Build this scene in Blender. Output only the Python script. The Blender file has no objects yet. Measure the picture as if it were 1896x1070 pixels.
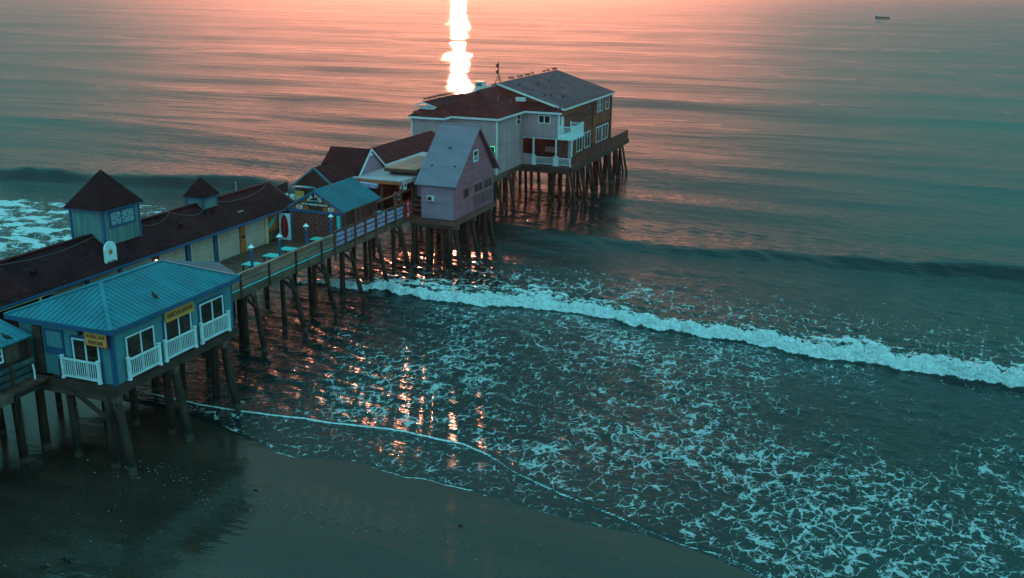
import bpy, math, random
import numpy as np
from mathutils import Vector, Matrix
R = math.radians
rnd = random.Random(7)
scn = bpy.context.scene
COL = scn.collection

# ------------------------------------------------------------------ camera
YAW, PITCH, ROLL = R(20.53), R(16.81), R(0.74)
fwd0 = Vector((-math.sin(YAW), math.cos(YAW), 0)); right = Vector((math.cos(YAW), math.sin(YAW), 0)); up = Vector((0, 0, 1))
fwd = fwd0*math.cos(PITCH) - up*math.sin(PITCH); upv = up*math.cos(PITCH) + fwd0*math.sin(PITCH)
cr = right*math.cos(ROLL) + upv*math.sin(ROLL); cu = upv*math.cos(ROLL) - right*math.sin(ROLL)
cam = bpy.data.cameras.new('camera'); camo = bpy.data.objects.new('camera', cam); COL.objects.link(camo)
m = Matrix.Identity(4)
for i in range(3):
    m[i][0] = cr[i]; m[i][1] = cu[i]; m[i][2] = -fwd[i]
m[2][3] = 22.0
camo.matrix_world = m
cam.sensor_width = 36; cam.lens = 36*1836.5/1896; cam.clip_start = .5; cam.clip_end = 60000
scn.camera = camo

# ------------------------------------------------------------------ sky, sun, exposure
SUN_AZ, SUN_EL = R(23.67), R(1.9)          # azimuth turned from +Y (out to sea) towards -X
sun_dir = Vector((-math.sin(SUN_AZ)*math.cos(SUN_EL), math.cos(SUN_AZ)*math.cos(SUN_EL), math.sin(SUN_EL)))
world = bpy.data.worlds.new("World"); scn.world = world; world.use_nodes = True
wt = world.node_tree; wt.nodes.clear()
def wn(t, **k):
    n = wt.nodes.new(t)
    for a, b in k.items(): setattr(n, a, b)
    return n
def wl(a, b): wt.links.new(a, b)
sky = wn('ShaderNodeTexSky', sky_type='NISHITA', sun_disc=False, sun_elevation=SUN_EL, sun_rotation=-SUN_AZ, altitude=0, air_density=1.0, dust_density=2.0, ozone_density=1.0)
tint = wn('ShaderNodeMix', data_type='RGBA', blend_type='MULTIPLY'); tint.inputs[0].default_value = 1
wl(sky.outputs[0], tint.inputs[6]); tint.inputs[7].default_value = (.80, 1.12, .98, 1)
geo = wn('ShaderNodeTexCoord')
# teal dawn air higher up, a warm band of thin cloud along the horizon round the sun
sep = wn('ShaderNodeSeparateXYZ'); wl(geo.outputs['Generated'], sep.inputs[0])
dot = wn('ShaderNodeVectorMath', operation='DOT_PRODUCT'); wl(geo.outputs['Generated'], dot.inputs[0])
dot.inputs[1].default_value = (-math.sin(SUN_AZ), math.cos(SUN_AZ), 0)
teal = wn('ShaderNodeValToRGB'); wl(sep.outputs['Z'], teal.inputs[0])
el = teal.color_ramp.elements
el[0].position = 0; el[0].color = (.125, .15, .17, 1); el[1].position = 1; el[1].color = (.165, .78, .92, 1)
for p_, c_ in ((.05, (.105, .16, .165)), (.12, (.095, .22, .205)), (.25, (.075, .33, .315)), (.42, (.10, .50, .52)), (.6, (.15, .70, .80))):
    e = el.new(p_); e.color = (*c_, 1)
# the western half behind the viewer is clear bright dawn blue
back = wn('ShaderNodeMapRange', interpolation_type='SMOOTHERSTEP'); wl(dot.outputs['Value'], back.inputs[0])
back.inputs[1].default_value = .35; back.inputs[2].default_value = -.6
bmix = wn('ShaderNodeMix', data_type='RGBA'); wl(back.outputs[0], bmix.inputs[0]); wl(teal.outputs[0], bmix.inputs[6]); bmix.inputs[7].default_value = (.20, .79, .95, 1)
# mauve grey veil of cloud over the sunrise quarter
vz = wn('ShaderNodeMapRange', interpolation_type='SMOOTHSTEP'); wl(sep.outputs['Z'], vz.inputs[0]); vz.inputs[1].default_value = .72; vz.inputs[2].default_value = .30
va = wn('ShaderNodeMapRange', interpolation_type='SMOOTHSTEP'); hz2 = wn('ShaderNodeMath', operation='MULTIPLY_ADD'); wl(sep.outputs['Z'], hz2.inputs[0]); neg = wn('ShaderNodeMath', operation='MULTIPLY'); wl(sep.outputs['Z'], neg.inputs[0]); neg.inputs[1].default_value = -1
wl(neg.outputs[0], hz2.inputs[1]); hz2.inputs[2].default_value = 1.0001
hz3 = wn('ShaderNodeMath', operation='SQRT'); wl(hz2.outputs[0], hz3.inputs[0]); hz4 = wn('ShaderNodeMath', operation='DIVIDE'); wl(dot.outputs['Value'], hz4.inputs[0]); wl(hz3.outputs[0], hz4.inputs[1])
wl(hz4.outputs[0], va.inputs[0]); va.inputs[1].default_value = .875; va.inputs[2].default_value = .995
vm = wn('ShaderNodeMath', operation='MULTIPLY'); wl(vz.outputs[0], vm.inputs[0]); wl(va.outputs[0], vm.inputs[1])
vm2 = wn('ShaderNodeMath', operation='MULTIPLY'); wl(vm.outputs[0], vm2.inputs[0]); vm2.inputs[1].default_value = .85
veil = wn('ShaderNodeMix', data_type='RGBA'); wl(vm2.outputs[0], veil.inputs[0]); wl(bmix.outputs[2], veil.inputs[6]); veil.inputs[7].default_value = (.20, .21, .212, 1)
warm = wn('ShaderNodeValToRGB'); wl(sep.outputs['Z'], warm.inputs[0])
el = warm.color_ramp.elements
el[0].position = 0; el[0].color = (.80, .185, .095, 1); el[1].position = .30; el[1].color = (0, 0, 0, 1)
for p_, c_ in ((.05, (.74, .165, .085)), (.10, (.46, .095, .06)), (.17, (.14, .032, .028))):
    e = el.new(p_); e.color = (*c_, 1)
az = wn('ShaderNodeMapRange', interpolation_type='SMOOTHERSTEP'); wl(dot.outputs['Value'], az.inputs[0])
az.inputs[1].default_value = .93; az.inputs[2].default_value = 1.0
wmul = wn('ShaderNodeVectorMath', operation='SCALE'); wl(warm.outputs[0], wmul.inputs[0]); wl(az.outputs[0], wmul.inputs['Scale'])
a1 = wn('ShaderNodeVectorMath', operation='ADD'); wl(veil.outputs[2], a1.inputs[0]); wl(wmul.outputs[0], a1.inputs[1])
bg1 = wn('ShaderNodeBackground'); wl(tint.outputs[2], bg1.inputs[0]); bg1.inputs[1].default_value = .006
bg2 = wn('ShaderNodeBackground'); wl(a1.outputs[0], bg2.inputs[0]); bg2.inputs[1].default_value = 1.2
add = wn('ShaderNodeAddShader'); wl(bg1.outputs[0], add.inputs[0]); wl(bg2.outputs[0], add.inputs[1])
wo = wn('ShaderNodeOutputWorld'); wl(add.outputs[0], wo.inputs[0])

sl = bpy.data.lights.new('sun', 'SUN'); sl.energy = 1.6; sl.angle = R(.5); sl.color = (1, .35, .20)
so = bpy.data.objects.new('sun', sl); COL.objects.link(so)
so.rotation_euler = (-sun_dir).to_track_quat('-Z', 'Y').to_euler(); so.location = (0, 0, 60)
vs = scn.view_settings; vs.view_transform = 'Standard'; vs.look = 'None'; vs.exposure = 0.0; vs.gamma = 1; vs.use_curve_mapping = False
scn.cycles.use_denoising = True; scn.cycles.max_bounces = 6; scn.cycles.diffuse_bounces = 2; scn.cycles.glossy_bounces = 4
scn.cycles.transmission_bounces = 3; scn.cycles.volume_bounces = 0; scn.cycles.caustics_reflective = False; scn.cycles.caustics_refractive = False
scn.cycles.sample_clamp_indirect = 4

# ------------------------------------------------------------------ materials
def nt(mt): return mt.node_tree
class NB:
    """tiny node helper"""
    def __init__(s, name):
        s.m = bpy.data.materials.new(name); s.m.use_nodes = True; s.t = s.m.node_tree
        s.b = s.t.nodes['Principled BSDF']; s.out = s.t.nodes['Material Output']
    def n(s, typ, **k):
        x = s.t.nodes.new(typ)
        for a, b in k.items(): setattr(x, a, b)
        return x
    def l(s, a, b): s.t.links.new(a, b)
    def val(s, x, sock):
        if hasattr(x, 'is_linked'): s.l(x, sock)
        else: sock.default_value = x
    def math(s, op, a, b=0., c=0., clamp=False):
        x = s.n('ShaderNodeMath', operation=op, use_clamp=clamp)
        for i, q in enumerate((a, b, c)): s.val(q, x.inputs[i])
        return x.outputs[0]
    def mix(s, f, a, b, bt='MIX'):
        x = s.n('ShaderNodeMix', data_type='RGBA', blend_type=bt)
        s.val(f, x.inputs[0])
        for q, k in ((a, 6), (b, 7)):
            if hasattr(q, 'is_linked'): s.l(q, x.inputs[k])
            else: x.inputs[k].default_value = (*q[:3], 1)
        return x.outputs[2]
    def noise(s, vec, scale, detail=3, rough=.55, dist=0):
        x = s.n('ShaderNodeTexNoise'); x.inputs['Scale'].default_value = scale; x.inputs['Detail'].default_value = detail
        x.inputs['Roughness'].default_value = rough; x.inputs['Distortion'].default_value = dist
        if vec is not None: s.l(vec, x.inputs['Vector'])
        return x.outputs[0]
    def mapping(s, vec, scale=(1, 1, 1), rot=(0, 0, 0), loc=(0, 0, 0)):
        x = s.n('ShaderNodeMapping'); x.inputs['Scale'].default_value = scale; x.inputs['Rotation'].default_value = rot; x.inputs['Location'].default_value = loc
        s.l(vec, x.inputs[0]); return x.outputs[0]
    def ramp(s, f, a, b, va=0., vb=1., smooth=True):
        x = s.n('ShaderNodeMapRange', interpolation_type='SMOOTHSTEP' if smooth else 'LINEAR')
        s.val(f, x.inputs[0]); x.inputs[1].default_value = a; x.inputs[2].default_value = b; x.inputs[3].default_value = va; x.inputs[4].default_value = vb
        return x.outputs[0]
    def bump(s, h, dist, strength=1., nrm=None):
        x = s.n('ShaderNodeBump'); x.inputs['Distance'].default_value = dist; x.inputs['Strength'].default_value = strength
        s.l(h, x.inputs['Height'])
        if nrm is not None: s.l(nrm, x.inputs['Normal'])
        return x.outputs[0]
def paint(name, col, rough=.6, var=.18, vscale=1.5, boards=None, width=.2, groove=.008, grime=(.10, .09, .08), gamt=.25, streak=None, metallic=0., spec=.4, tide=None):
    """painted / weathered surface. boards: 'v' upright boards, 'h' lap siding, 'y' planks laid across, 'x'"""
    b = NB(name); g = b.n('ShaderNodeNewGeometry'); P = g.outputs['Position']
    sx = b.n('ShaderNodeSeparateXYZ'); b.l(P, sx.inputs[0]); X, Y, Z = sx.outputs
    vec = b.mapping(P, streak) if streak else P
    n1 = b.noise(vec, vscale, 4); n2 = b.noise(P, vscale*7, 3, .6)
    c = b.mix(b.ramp(n1, .3, .7), [q*(1-var) for q in col], [q*(1+var) for q in col])
    h = b.math('MULTIPLY', n2, .15)
    if boards:
        co = {'v': b.math('ADD', X, Y), 'h': Z, 'y': Y, 'x': X}[boards]
        u = b.math('DIVIDE', co, width); fr = b.math('FRACT', u)
        wn_ = b.n('ShaderNodeTexWhiteNoise', noise_dimensions='1D'); b.l(b.math('FLOOR', u), wn_.inputs['W'])
        c = b.mix(1., c, b.mix(wn_.outputs[0], (1-var,)*3, (1+var*.6,)*3), 'MULTIPLY')
        edge = b.math('ABSOLUTE', b.math('SUBTRACT', fr, .5)); gr = b.ramp(edge, .44, .49)
        if boards == 'h': h = b.math('ADD', b.math('MULTIPLY', b.math('SUBTRACT', 1., fr), 1.), h)
        else: h = b.math('SUBTRACT', h, gr)
        c = b.mix(b.math('MULTIPLY', gr, .55), c, [q*.35 for q in col])
    n3 = b.noise(b.mapping(P, (1, 1, .22)), vscale*2.3, 5, .65)
    c = b.mix(b.math('MULTIPLY', b.ramp(n3, .52, .72), gamt), c, grime)
    if tide:
        zz = b.math('ADD', Z, b.math('MULTIPLY', b.noise(P, 2.5), .6))
        c = b.mix(b.ramp(zz, tide[0], tide[1], 1, 0), c, tide[2])
        c = b.mix(b.math('MULTIPLY', b.ramp(zz, .55, .75, 1, 0), b.ramp(b.noise(P, 9, 3), .3, .6, .3, 1)), c, (.085, .060, .042))
        h = b.math('ADD', h, b.math('MULTIPLY', b.math('MULTIPLY', b.noise(P, 22, 2), b.ramp(zz, tide[0], tide[1], 1, 0)), 1.5))
    b.l(c, b.b.inputs['Base Color'])
    b.l(b.ramp(n1, .2, .8, max(rough-.1, .03), min(rough+.1, 1)), b.b.inputs['Roughness'])
    b.b.inputs['Metallic'].default_value = metallic; b.b.inputs['Specular IOR Level'].default_value = spec
    b.l(b.bump(h, groove), b.b.inputs['Normal'])
    return b.m
def shingle(name, col, rough=.85, spec=.25):
    b = NB(name); g = b.n('ShaderNodeNewGeometry'); P = g.outputs['Position']
    sx = b.n('ShaderNodeSeparateXYZ'); b.l(P, sx.inputs[0])
    cv = b.n('ShaderNodeCombineXYZ'); b.l(b.math('ADD', sx.outputs[0], sx.outputs[1]), cv.inputs[0]); b.l(b.math('MULTIPLY', sx.outputs[2], 1.0), cv.inputs[1])
    br = b.n('ShaderNodeTexBrick'); b.l(cv.outputs[0], br.inputs[0]); br.inputs['Scale'].default_value = 1; br.inputs['Brick Width'].default_value = .33
    br.inputs['Row Height'].default_value = .085; br.inputs['Mortar Size'].default_value = .012
    br.inputs['Color1'].default_value = (*[q*.8 for q in col], 1); br.inputs['Color2'].default_value = (*[q*1.2 for q in col], 1); br.inputs['Mortar'].default_value = (*[q*.55 for q in col], 1)
    n = b.noise(P, .8, 5, .6); c = b.mix(1., br.outputs[0], b.mix(b.ramp(n, .3, .7), (.68,)*3, (1.32, 1.27, 1.25)), 'MULTIPLY')
    n2 = b.noise(b.mapping(P, (1, 1, .3)), 3, 4); c = b.mix(b.math('MULTIPLY', b.ramp(n2, .55, .75), .3), c, (.09, .085, .08))
    b.l(c, b.b.inputs['Base Color']); b.b.inputs['Roughness'].default_value = rough; b.b.inputs['Specular IOR Level'].default_value = spec
    b.l(b.bump(b.math('ADD', br.outputs[1], b.noise(P, 30, 2)), -.012), b.b.inputs['Normal'])
    return b.m
def glow(name, col, s):
    b = NB(name); b.b.inputs['Base Color'].default_value = (*col, 1); b.b.inputs['Emission Color'].default_value = (*col, 1); b.b.inputs['Emission Strength'].default_value = s
    return b.m
def plain(name, col, rough=.5, spec=.4, metallic=0.): return paint(name, col, rough, .1, 3, gamt=.1, spec=spec, metallic=metallic, groove=.002)
def glass(name, col=(.012, .018, .02)):
    b = NB(name); g = b.n('ShaderNodeNewGeometry'); P = g.outputs['Position']
    c = b.mix(b.ramp(b.noise(P, 1.3, 2), .35, .7), col, [q*2.6 for q in col])
    b.l(c, b.b.inputs['Base Color']); b.b.inputs['Roughness'].default_value = .06
    b.l(b.bump(b.noise(P, 1.1, 1), .01), b.b.inputs['Normal'])
    return b.m
M = {}
M['pile'] = paint('pile timber', (.055, .028, .021), .85, .4, 2.2, grime=(.03, .024, .018), gamt=.6, streak=(3, 3, .3), groove=.02, tide=(.5, 1.9, (.014, .012, .010)), spec=.2)
M['timber'] = paint('weathered timber', (.15, .075, .05), .8, .3, 1.6, grime=(.05, .035, .03), gamt=.5, groove=.01)
M['dark_timber'] = paint('dark timber', (.075, .032, .024), .8, .3, 1.6, grime=(.035, .022, .02), gamt=.5, groove=.01)
M['rail_wood'] = paint('grey rail boards', (.40, .185, .135), .8, .35, 1.2, boards='h', width=.21, grime=(.16, .09, .06), gamt=.55, streak=(.4, .4, 2))
M['deck'] = paint('deck planks', (.13, .05, .036), .7, .4, 1.2, boards='y', width=.15, grime=(.05, .025, .02), gamt=.5)
M['lilac'] = paint('worn lilac paint', (.42, .30, .46), .7, .2, 2.2, grime=(.20, .08, .06), gamt=.85, groove=.006)
M['brown_post'] = paint('red brown post', (.20, .06, .045), .75, .25, 2, gamt=.35)
M['kiosk_wall'] = paint('teal blue siding', (.080, .225, .245), .65, .07, 1.4, boards='h', width=.11, groove=.014, gamt=.45, grime=(.075, .15, .15))
M['blue_trim'] = plain('deep blue trim', (.02, .09, .19), .5)
M['blue_metal'] = paint('blue standing seam metal', (.036, .178, .225), .6, .16, .7, gamt=.5, grime=(.07, .14, .16), groove=.003, spec=.12)
M['white'] = plain('white painted vinyl', (.78, .80, .80), .45)
M['trim_white'] = plain('white trim', (.78, .64, .64), .55)
M['glass'] = glass('dark window glass', (.022, .012, .010))
M['pale_glass'] = paint('clouded glass', (.20, .30, .32), .2, .6, 7, gamt=.3)
M['roof_brown'] = shingle('dark brown shingles', (.046, .0115, .0145), .9, .1)
M['roof_red'] = shingle('red brown shingles', (.072, .0135, .017), .9, .1)
M['roof_grey'] = shingle('grey shingles', (.135, .075, .095), .9, .12)
M['cream'] = paint('cream shutters', (.70, .41, .32), .6, .1, 1.1, boards='h', width=.09, groove=.006, gamt=.3, grime=(.22, .17, .15))
M['cream_post'] = plain('cream post', (.85, .55, .26), .6)
M['tower_wall'] = paint('grey green batten siding', (.135, .225, .215), .75, .22, 1.5, boards='v', width=.14, groove=.02, grime=(.07, .11, .10), gamt=.5, streak=(1, 1, .25))
M['orange'] = paint('orange boards', (.62, .115, .028), .65, .15, 2, gamt=.2)
M['wood_door'] = paint('warm wood door', (.55, .14, .04), .6, .2, 3, gamt=.2, streak=(4, 4, .5))
M['black'] = plain('black paint', (.016, .014, .015), .5)
M['white_letters'] = plain('white lettering', (.8, .78, .72), .6)
M['yellow_sign'] = plain('yellow sign board', (.74, .31, .075), .55)
M['sign_letters'] = plain('brown sign lettering', (.22, .045, .012), .6)
M['red'] = plain('red paint', (.62, .022, .025), .5)
M['red_dark'] = plain('deep red paint', (.34, .012, .016), .5)
M['turquoise'] = plain('turquoise table top', (.06, .50, .46), .45)
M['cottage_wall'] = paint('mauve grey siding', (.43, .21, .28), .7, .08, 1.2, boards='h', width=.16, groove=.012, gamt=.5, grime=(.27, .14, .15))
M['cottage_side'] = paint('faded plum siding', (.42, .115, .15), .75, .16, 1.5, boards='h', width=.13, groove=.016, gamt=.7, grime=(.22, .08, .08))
M['cottage_panel'] = paint('dark plum panel', (.20, .065, .08), .7, .1, 2)
M['cottage_roof'] = paint('grey blue sheet metal', (.235, .165, .21), .6, .12, .6, gamt=.25, grime=(.2, .14, .17), groove=.003, streak=(1, 3, .4), spec=.25)
M['rest_wall'] = paint('pink grey board siding', (.52, .285, .30), .75, .07, .9, boards='v', width=.30, groove=.025, gamt=.55, grime=(.37, .18, .17))
M['rest_side'] = paint('bare red brown sheathing', (.19, .040, .026), .8, .3, 1.1, boards='h', width=.14, groove=.012, gamt=.4, grime=(.12, .04, .03))
M['tan_shingle'] = paint('tan cedar shingles', (.34, .075, .026), .8, .35, 1.4, boards='v', width=.16, groove=.01, gamt=.9, grime=(.16, .04, .025))
M['canopy'] = paint('pale roof membrane', (.52, .31, .33), .6, .14, .8, gamt=.35, grime=(.34, .18, .17), groove=.004)
M['canopy_brown'] = paint('patched tan roof', (.46, .155, .105), .45, .35, .9, gamt=.5, grime=(.26, .09, .06), groove=.01, streak=(.7, .25, 1))
M['interior'] = paint('dark interior boards', (.085, .022, .017), .8, .25, 1.4, boards='v', width=.3)
M['neon'] = glow('green neon', (.12, 1., .45), 1.6)
M['bulb'] = glow('lamp bulb', (1, .55, .22), 6)
M['lattice'] = plain('lattice slats', (.34, .10, .08), .7)
M['bird'] = plain('dark feathers', (.02, .016, .016), .7)
M['gullwhite'] = plain('broken shell', (.24, .22, .20), .7)
M['metal'] = plain('galvanised metal', (.40, .40, .40), .4, metallic=.6)
M['cable'] = plain('grey cable', (.13, .11, .11), .6)
M['hull'] = plain('dark blue hull', (.03, .06, .08), .5)
M['cloudwood'] = paint('teal stained old boards', (.055, .085, .085), .8, .5, 2, boards='h', width=.2, grime=(.03, .03, .03), gamt=.6)

# ------------------------------------------------------------------ mesh helpers
class MB:
    def __init__(s): s.v = []; s.f = []
    def add(s, v, f):
        o = len(s.v); s.v += [tuple(p) for p in v]; s.f += [tuple(i+o for i in q) for q in f]; return s
    def box(s, x0, x1, y0, y1, z0, z1):
        x0, x1 = min(x0, x1), max(x0, x1); y0, y1 = min(y0, y1), max(y0, y1); z0, z1 = min(z0, z1), max(z0, z1)
        return s.add([(x0, y0, z0), (x1, y0, z0), (x1, y1, z0), (x0, y1, z0), (x0, y0, z1), (x1, y0, z1), (x1, y1, z1), (x0, y1, z1)],
                     [(3, 2, 1, 0), (4, 5, 6, 7), (0, 1, 5, 4), (1, 2, 6, 5), (2, 3, 7, 6), (3, 0, 4, 7)])
    def beam(s, p, q, w, h, upd=(0, 0, 1)):
        p, q = Vector(p), Vector(q); d = (q-p).normalized(); u = Vector(upd)
        if abs(d.dot(u)) > .99: u = Vector((0, 1, 0))
        a = d.cross(u).normalized()*w/2; b = a.cross(d).normalized()*h/2
        v = [p-a-b, p+a-b, p+a+b, p-a+b, q-a-b, q+a-b, q+a+b, q-a+b]
        return s.add(v, [(0, 1, 2, 3), (7, 6, 5, 4), (0, 4, 5, 1), (1, 5, 6, 2), (2, 6, 7, 3), (3, 7, 4, 0)])
    def tube(s, pts, rad, n=10, cap=True):
        pts = [Vector(p) for p in pts]; rad = rad if isinstance(rad, (list, tuple)) else [rad]*len(pts); v = []; f = []
        for i, p in enumerate(pts):
            d = (pts[min(i+1, len(pts)-1)]-pts[max(i-1, 0)]).normalized()
            a = d.orthogonal() if abs(d.z) < .999 else Vector((1, 0, 0))
            if abs(d.z) < .95: a = d.cross(Vector((0, 0, 1)))
            else: a = Vector((1, 0, 0)) - d*d.x
            a.normalize(); b = d.cross(a)
            for k in range(n):
                t = 2*math.pi*k/n; v.append(p+(a*math.cos(t)+b*math.sin(t))*rad[i])
        for i in range(len(pts)-1):
            for k in range(n): f.append((i*n+k, i*n+(k+1) % n, (i+1)*n+(k+1) % n, (i+1)*n+k))
        if cap: f += [tuple(range(n))[::-1], tuple((len(pts)-1)*n+k for k in range(n))]
        return s.add(v, f)
    def lathe(s, c, prof, n=14):
        return s.tube([(c[0], c[1], c[2]+z) for r, z in prof], [r for r, z in prof], n)
    def slab(s, pts, th, nrm=None):
        """planar polygon pts, given thickness th below it (against its normal)"""
        p = [Vector(q) for q in pts]
        if nrm is None:
            nrm = Vector((0, 0, 0))
            for i in range(len(p)):
                a, b = p[i], p[(i+1) % len(p)]; nrm += a.cross(b)
            nrm.normalize()
            if nrm.z < 0: p = p[::-1]; nrm = -nrm
        k = len(p); q = [a-nrm*th for a in p]
        return s.add(p+q, [tuple(range(k)), tuple(range(2*k-1, k-1, -1))]+[(i, i+k, (i+1) % k+k, (i+1) % k) for i in range(k)])
    def ribs(s, pts, spacing, w, h, off=.5):
        """raised seams running up the slope of a planar polygon"""
        p = [Vector(q) for q in pts]; nrm = Vector((0, 0, 0))
        for i in range(len(p)): nrm += p[i].cross(p[(i+1) % len(p)])
        nrm.normalize()
        if nrm.z < 0: nrm = -nrm
        ud = (Vector((0, 0, 1))-nrm*nrm.z).normalized(); sd = ud.cross(nrm).normalized()
        us = [a.dot(sd) for a in p]; u = math.floor(min(us)/spacing)*spacing+off*spacing
        d0 = p[0].dot(nrm)
        while u < max(us):
            hit = []
            for i in range(len(p)):
                a, b = p[i], p[(i+1) % len(p)]; ua, ub = a.dot(sd), b.dot(sd)
                if (ua-u)*(ub-u) < 0: hit.append((a+(b-a)*((u-ua)/(ub-ua))).dot(ud))
            if len(hit) >= 2 and max(hit)-min(hit) > .08:
                c0 = sd*u+nrm*(d0+h/2-.004)
                s.beam(c0+ud*(min(hit)+.01), c0+ud*(max(hit)-.01), w, h, nrm)
            u += spacing
        return s
    def build(s, name, mat, parent=None, loc=None, smooth=False, label=None):
        o = Vector(loc) if loc is not None else (Vector(parent['_base']) if parent is not None else Vector((0, 0, 0)))
        me = bpy.data.meshes.new(name); me.from_pydata([(x-o.x, y-o.y, z-o.z) for x, y, z in s.v], [], s.f)
        me.materials.append(M[mat] if isinstance(mat, str) else mat)
        if smooth: me.polygons.foreach_set('use_smooth', [True]*len(me.polygons))
        me.update()
        ob = bpy.data.objects.new(name, me); COL.objects.link(ob); ob['_base'] = o
        if parent is not None: ob.parent = parent
        else: ob.location = o
        if label: ob['label'] = label
        return ob
def tag(o, label, cat, group=None, kind=None):
    if label: o['label'] = label
    if cat: o['category'] = cat
    if group: o['group'] = group
    if kind: o['kind'] = kind
    return o
def thing(name, loc, label, cat, group=None):
    o = bpy.data.objects.new(name, None); COL.objects.link(o); o.location = loc; o['_base'] = Vector(loc); o.empty_display_size = .3
    return tag(o, label, cat, group)
def subparent(o, p):
    """child o (built in world coordinates with parent p) keeps its place: nothing to do, bases are equal"""
    return o
def copy_thing(root, loc, label=None, rz=0.):
    c = root.copy(); COL.objects.link(c); c.location = loc; c.rotation_euler = (0, 0, rz); c['_base'] = Vector(loc)
    if label: c['label'] = label
    for ch in list(root.children):
        d = ch.copy(); COL.objects.link(d); d.parent = c
        for g in ch.children:
            e = g.copy(); COL.objects.link(e); e.parent = d
    return c
def text(txt, size, mat, origin, xdir, ydir, parent, name='lettering', ext=.006, width=None, align='CENTER', spacing=1.0, bold=0.0):
    """lettering as a mesh; origin is the middle of the text block"""
    cu_ = bpy.data.curves.new('lettering', 'FONT'); cu_.body = txt; cu_.size = size; cu_.extrude = ext; cu_.align_x = align; cu_.align_y = 'CENTER'; cu_.space_character = spacing; cu_.offset = bold; cu_.resolution_u = 2
    to = bpy.data.objects.new('lettering_source', cu_); COL.objects.link(to)
    dg = bpy.context.evaluated_depsgraph_get(); me = bpy.data.meshes.new_from_object(to.evaluated_get(dg))
    bpy.data.objects.remove(to); bpy.data.curves.remove(cu_)
    xs = [v.co.x for v in me.vertices]; k = (width/(max(xs)-min(xs))) if width else 1.
    X, Y = Vector(xdir).normalized(), Vector(ydir).normalized(); N = X.cross(Y); o = Vector(origin); b = Vector(parent['_base'])
    for v in me.vertices: v.co = o+X*v.co.x*k+Y*v.co.y+N*v.co.z-b
    me.materials.clear(); me.materials.append(M[mat])
    ob = bpy.data.objects.new(name, me); COL.objects.link(ob); ob.parent = parent; ob['_base'] = b
    return ob
# ------------------------------------------------------------------ sea and sand
def hash2(ix, iy, seed):
    h = np.sin(ix*127.1+iy*311.7+seed*74.7)*43758.5453
    return h-np.floor(h)
def vnoise(x, y, seed=0):
    ix, iy = np.floor(x), np.floor(y); fx, fy = x-ix, y-iy
    fx = fx*fx*(3-2*fx); fy = fy*fy*(3-2*fy)
    a = hash2(ix, iy, seed); b = hash2(ix+1, iy, seed); c = hash2(ix, iy+1, seed); d = hash2(ix+1, iy+1, seed)
    return (a*(1-fx)+b*fx)*(1-fy)+(c*(1-fx)+d*fx)*fy
def fbm(x, y, seed=0, o=4, g=.5):
    s = 0; a = 1; t = 0
    for i in range(o):
        s = s+a*vnoise(x*2**i+i*17.3, y*2**i-i*9.1, seed+i); t += a; a *= g
    return s/t
def sst(a, b, x):
    t = np.clip((x-a)/(b-a), 0, 1); return t*t*(3-2*t)
def steps(*segs):
    out = [segs[0][0]]
    for a, b, st in segs:
        n = max(1, int(round((b-a)/st))); out += list(np.linspace(a, b, n+1)[1:])
    return out
def grow(a, b, st, k):
    out = []; x = a; sg = 1 if b > a else -1
    while abs(x) < abs(b): x += sg*st; st *= k; out.append(x)
    return out
EDGE = np.array([(-300, 42), (-80, 42.5), (-48, 41.), (-38, 40.3), (-34.5, 40.2), (-31, 39.4), (-28.2, 38.3), (-26.5, 37.5), (-25.3, 37.3), (-22.7, 38), (-19.7, 37.75), (-15.6, 37.4), (-13.5, 37.2), (-10.8, 36.6), (-7.7, 36.75), (-5.6, 36.3), (-3, 35.2), (2, 33), (40, 30), (300, 28)])
BORE = np.array([(-300, 44), (-80, 44), (-48, 42.), (-38, 41.2), (-33.4, 40.85), (-29.8, 41.1), (-26, 41.5), (-21.6, 42.05), (-18.3, 41.7), (-16.6, 41.1), (-14.5, 39.8), (-12, 38.8), (-9.4, 37.8), (-6.3, 36.7), (-4.3, 36.3), (-1.8, 35.2), (2, 33.2), (40, 31), (300, 29)])
TOE = np.array([(-300, 66), (-60, 66), (-48, 63), (-42.3, 62.3), (-39.2, 63.4), (-35, 63.5), (-31.6, 63), (-25.8, 63.6), (-19.8, 64), (-13.8, 63.4), (-8.2, 62.6), (-2.9, 61.6), (1.9, 61.5), (5.8, 61), (9.2, 61), (40, 60), (300, 60)])
BACK = np.array([(-300, .5), (-60, 1.), (-48, 1.5), (-42, 2.2), (-36, 3.4), (-30, 5.6), (-26.6, 6.4), (-21.8, 5.0), (-17.3, 3.0), (-12.2, 1.7), (-6.7, 2.6), (-1.5, 3.6), (3.5, 3.6), (9.5, 3.4), (40, 3), (300, 3)])
CREST = np.array([(-300, 84), (-96, 86), (-86, 87.1), (-78, 88.4), (-68, 90.3), (-60, 91), (-40, 88), (-19, 84.0), (-7, 84.9), (5.7, 86), (11.4, 86.4), (40, 87), (300, 88)])
CRH = np.array([(-300, 1.3), (-66, 1.25), (-55, .7), (-30, .4), (-19, .55), (0, .78), (12, .88), (40, .7), (300, .6)])
def along(tab, x): return np.interp(x, tab[:, 0], tab[:, 1])
gx = steps((-110, -46, .5), (-46, 14, .15), (14, 50, .5))
gx = [v for v in grow(-110, -40000, .8, 1.11)][::-1]+gx+grow(50, 40000, .8, 1.11)
gy = steps((33, 44.6, .075), (44.6, 59.5, .2), (59.5, 70.5, .1), (70.5, 96, .25), (96, 130, .6))+grow(130, 45000, .8, 1.035)
gx = np.array(gx); gy = np.array(gy); NX, NY = len(gx), len(gy)
XX, YY = np.meshgrid(gx, gy)
jit = 1.
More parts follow.
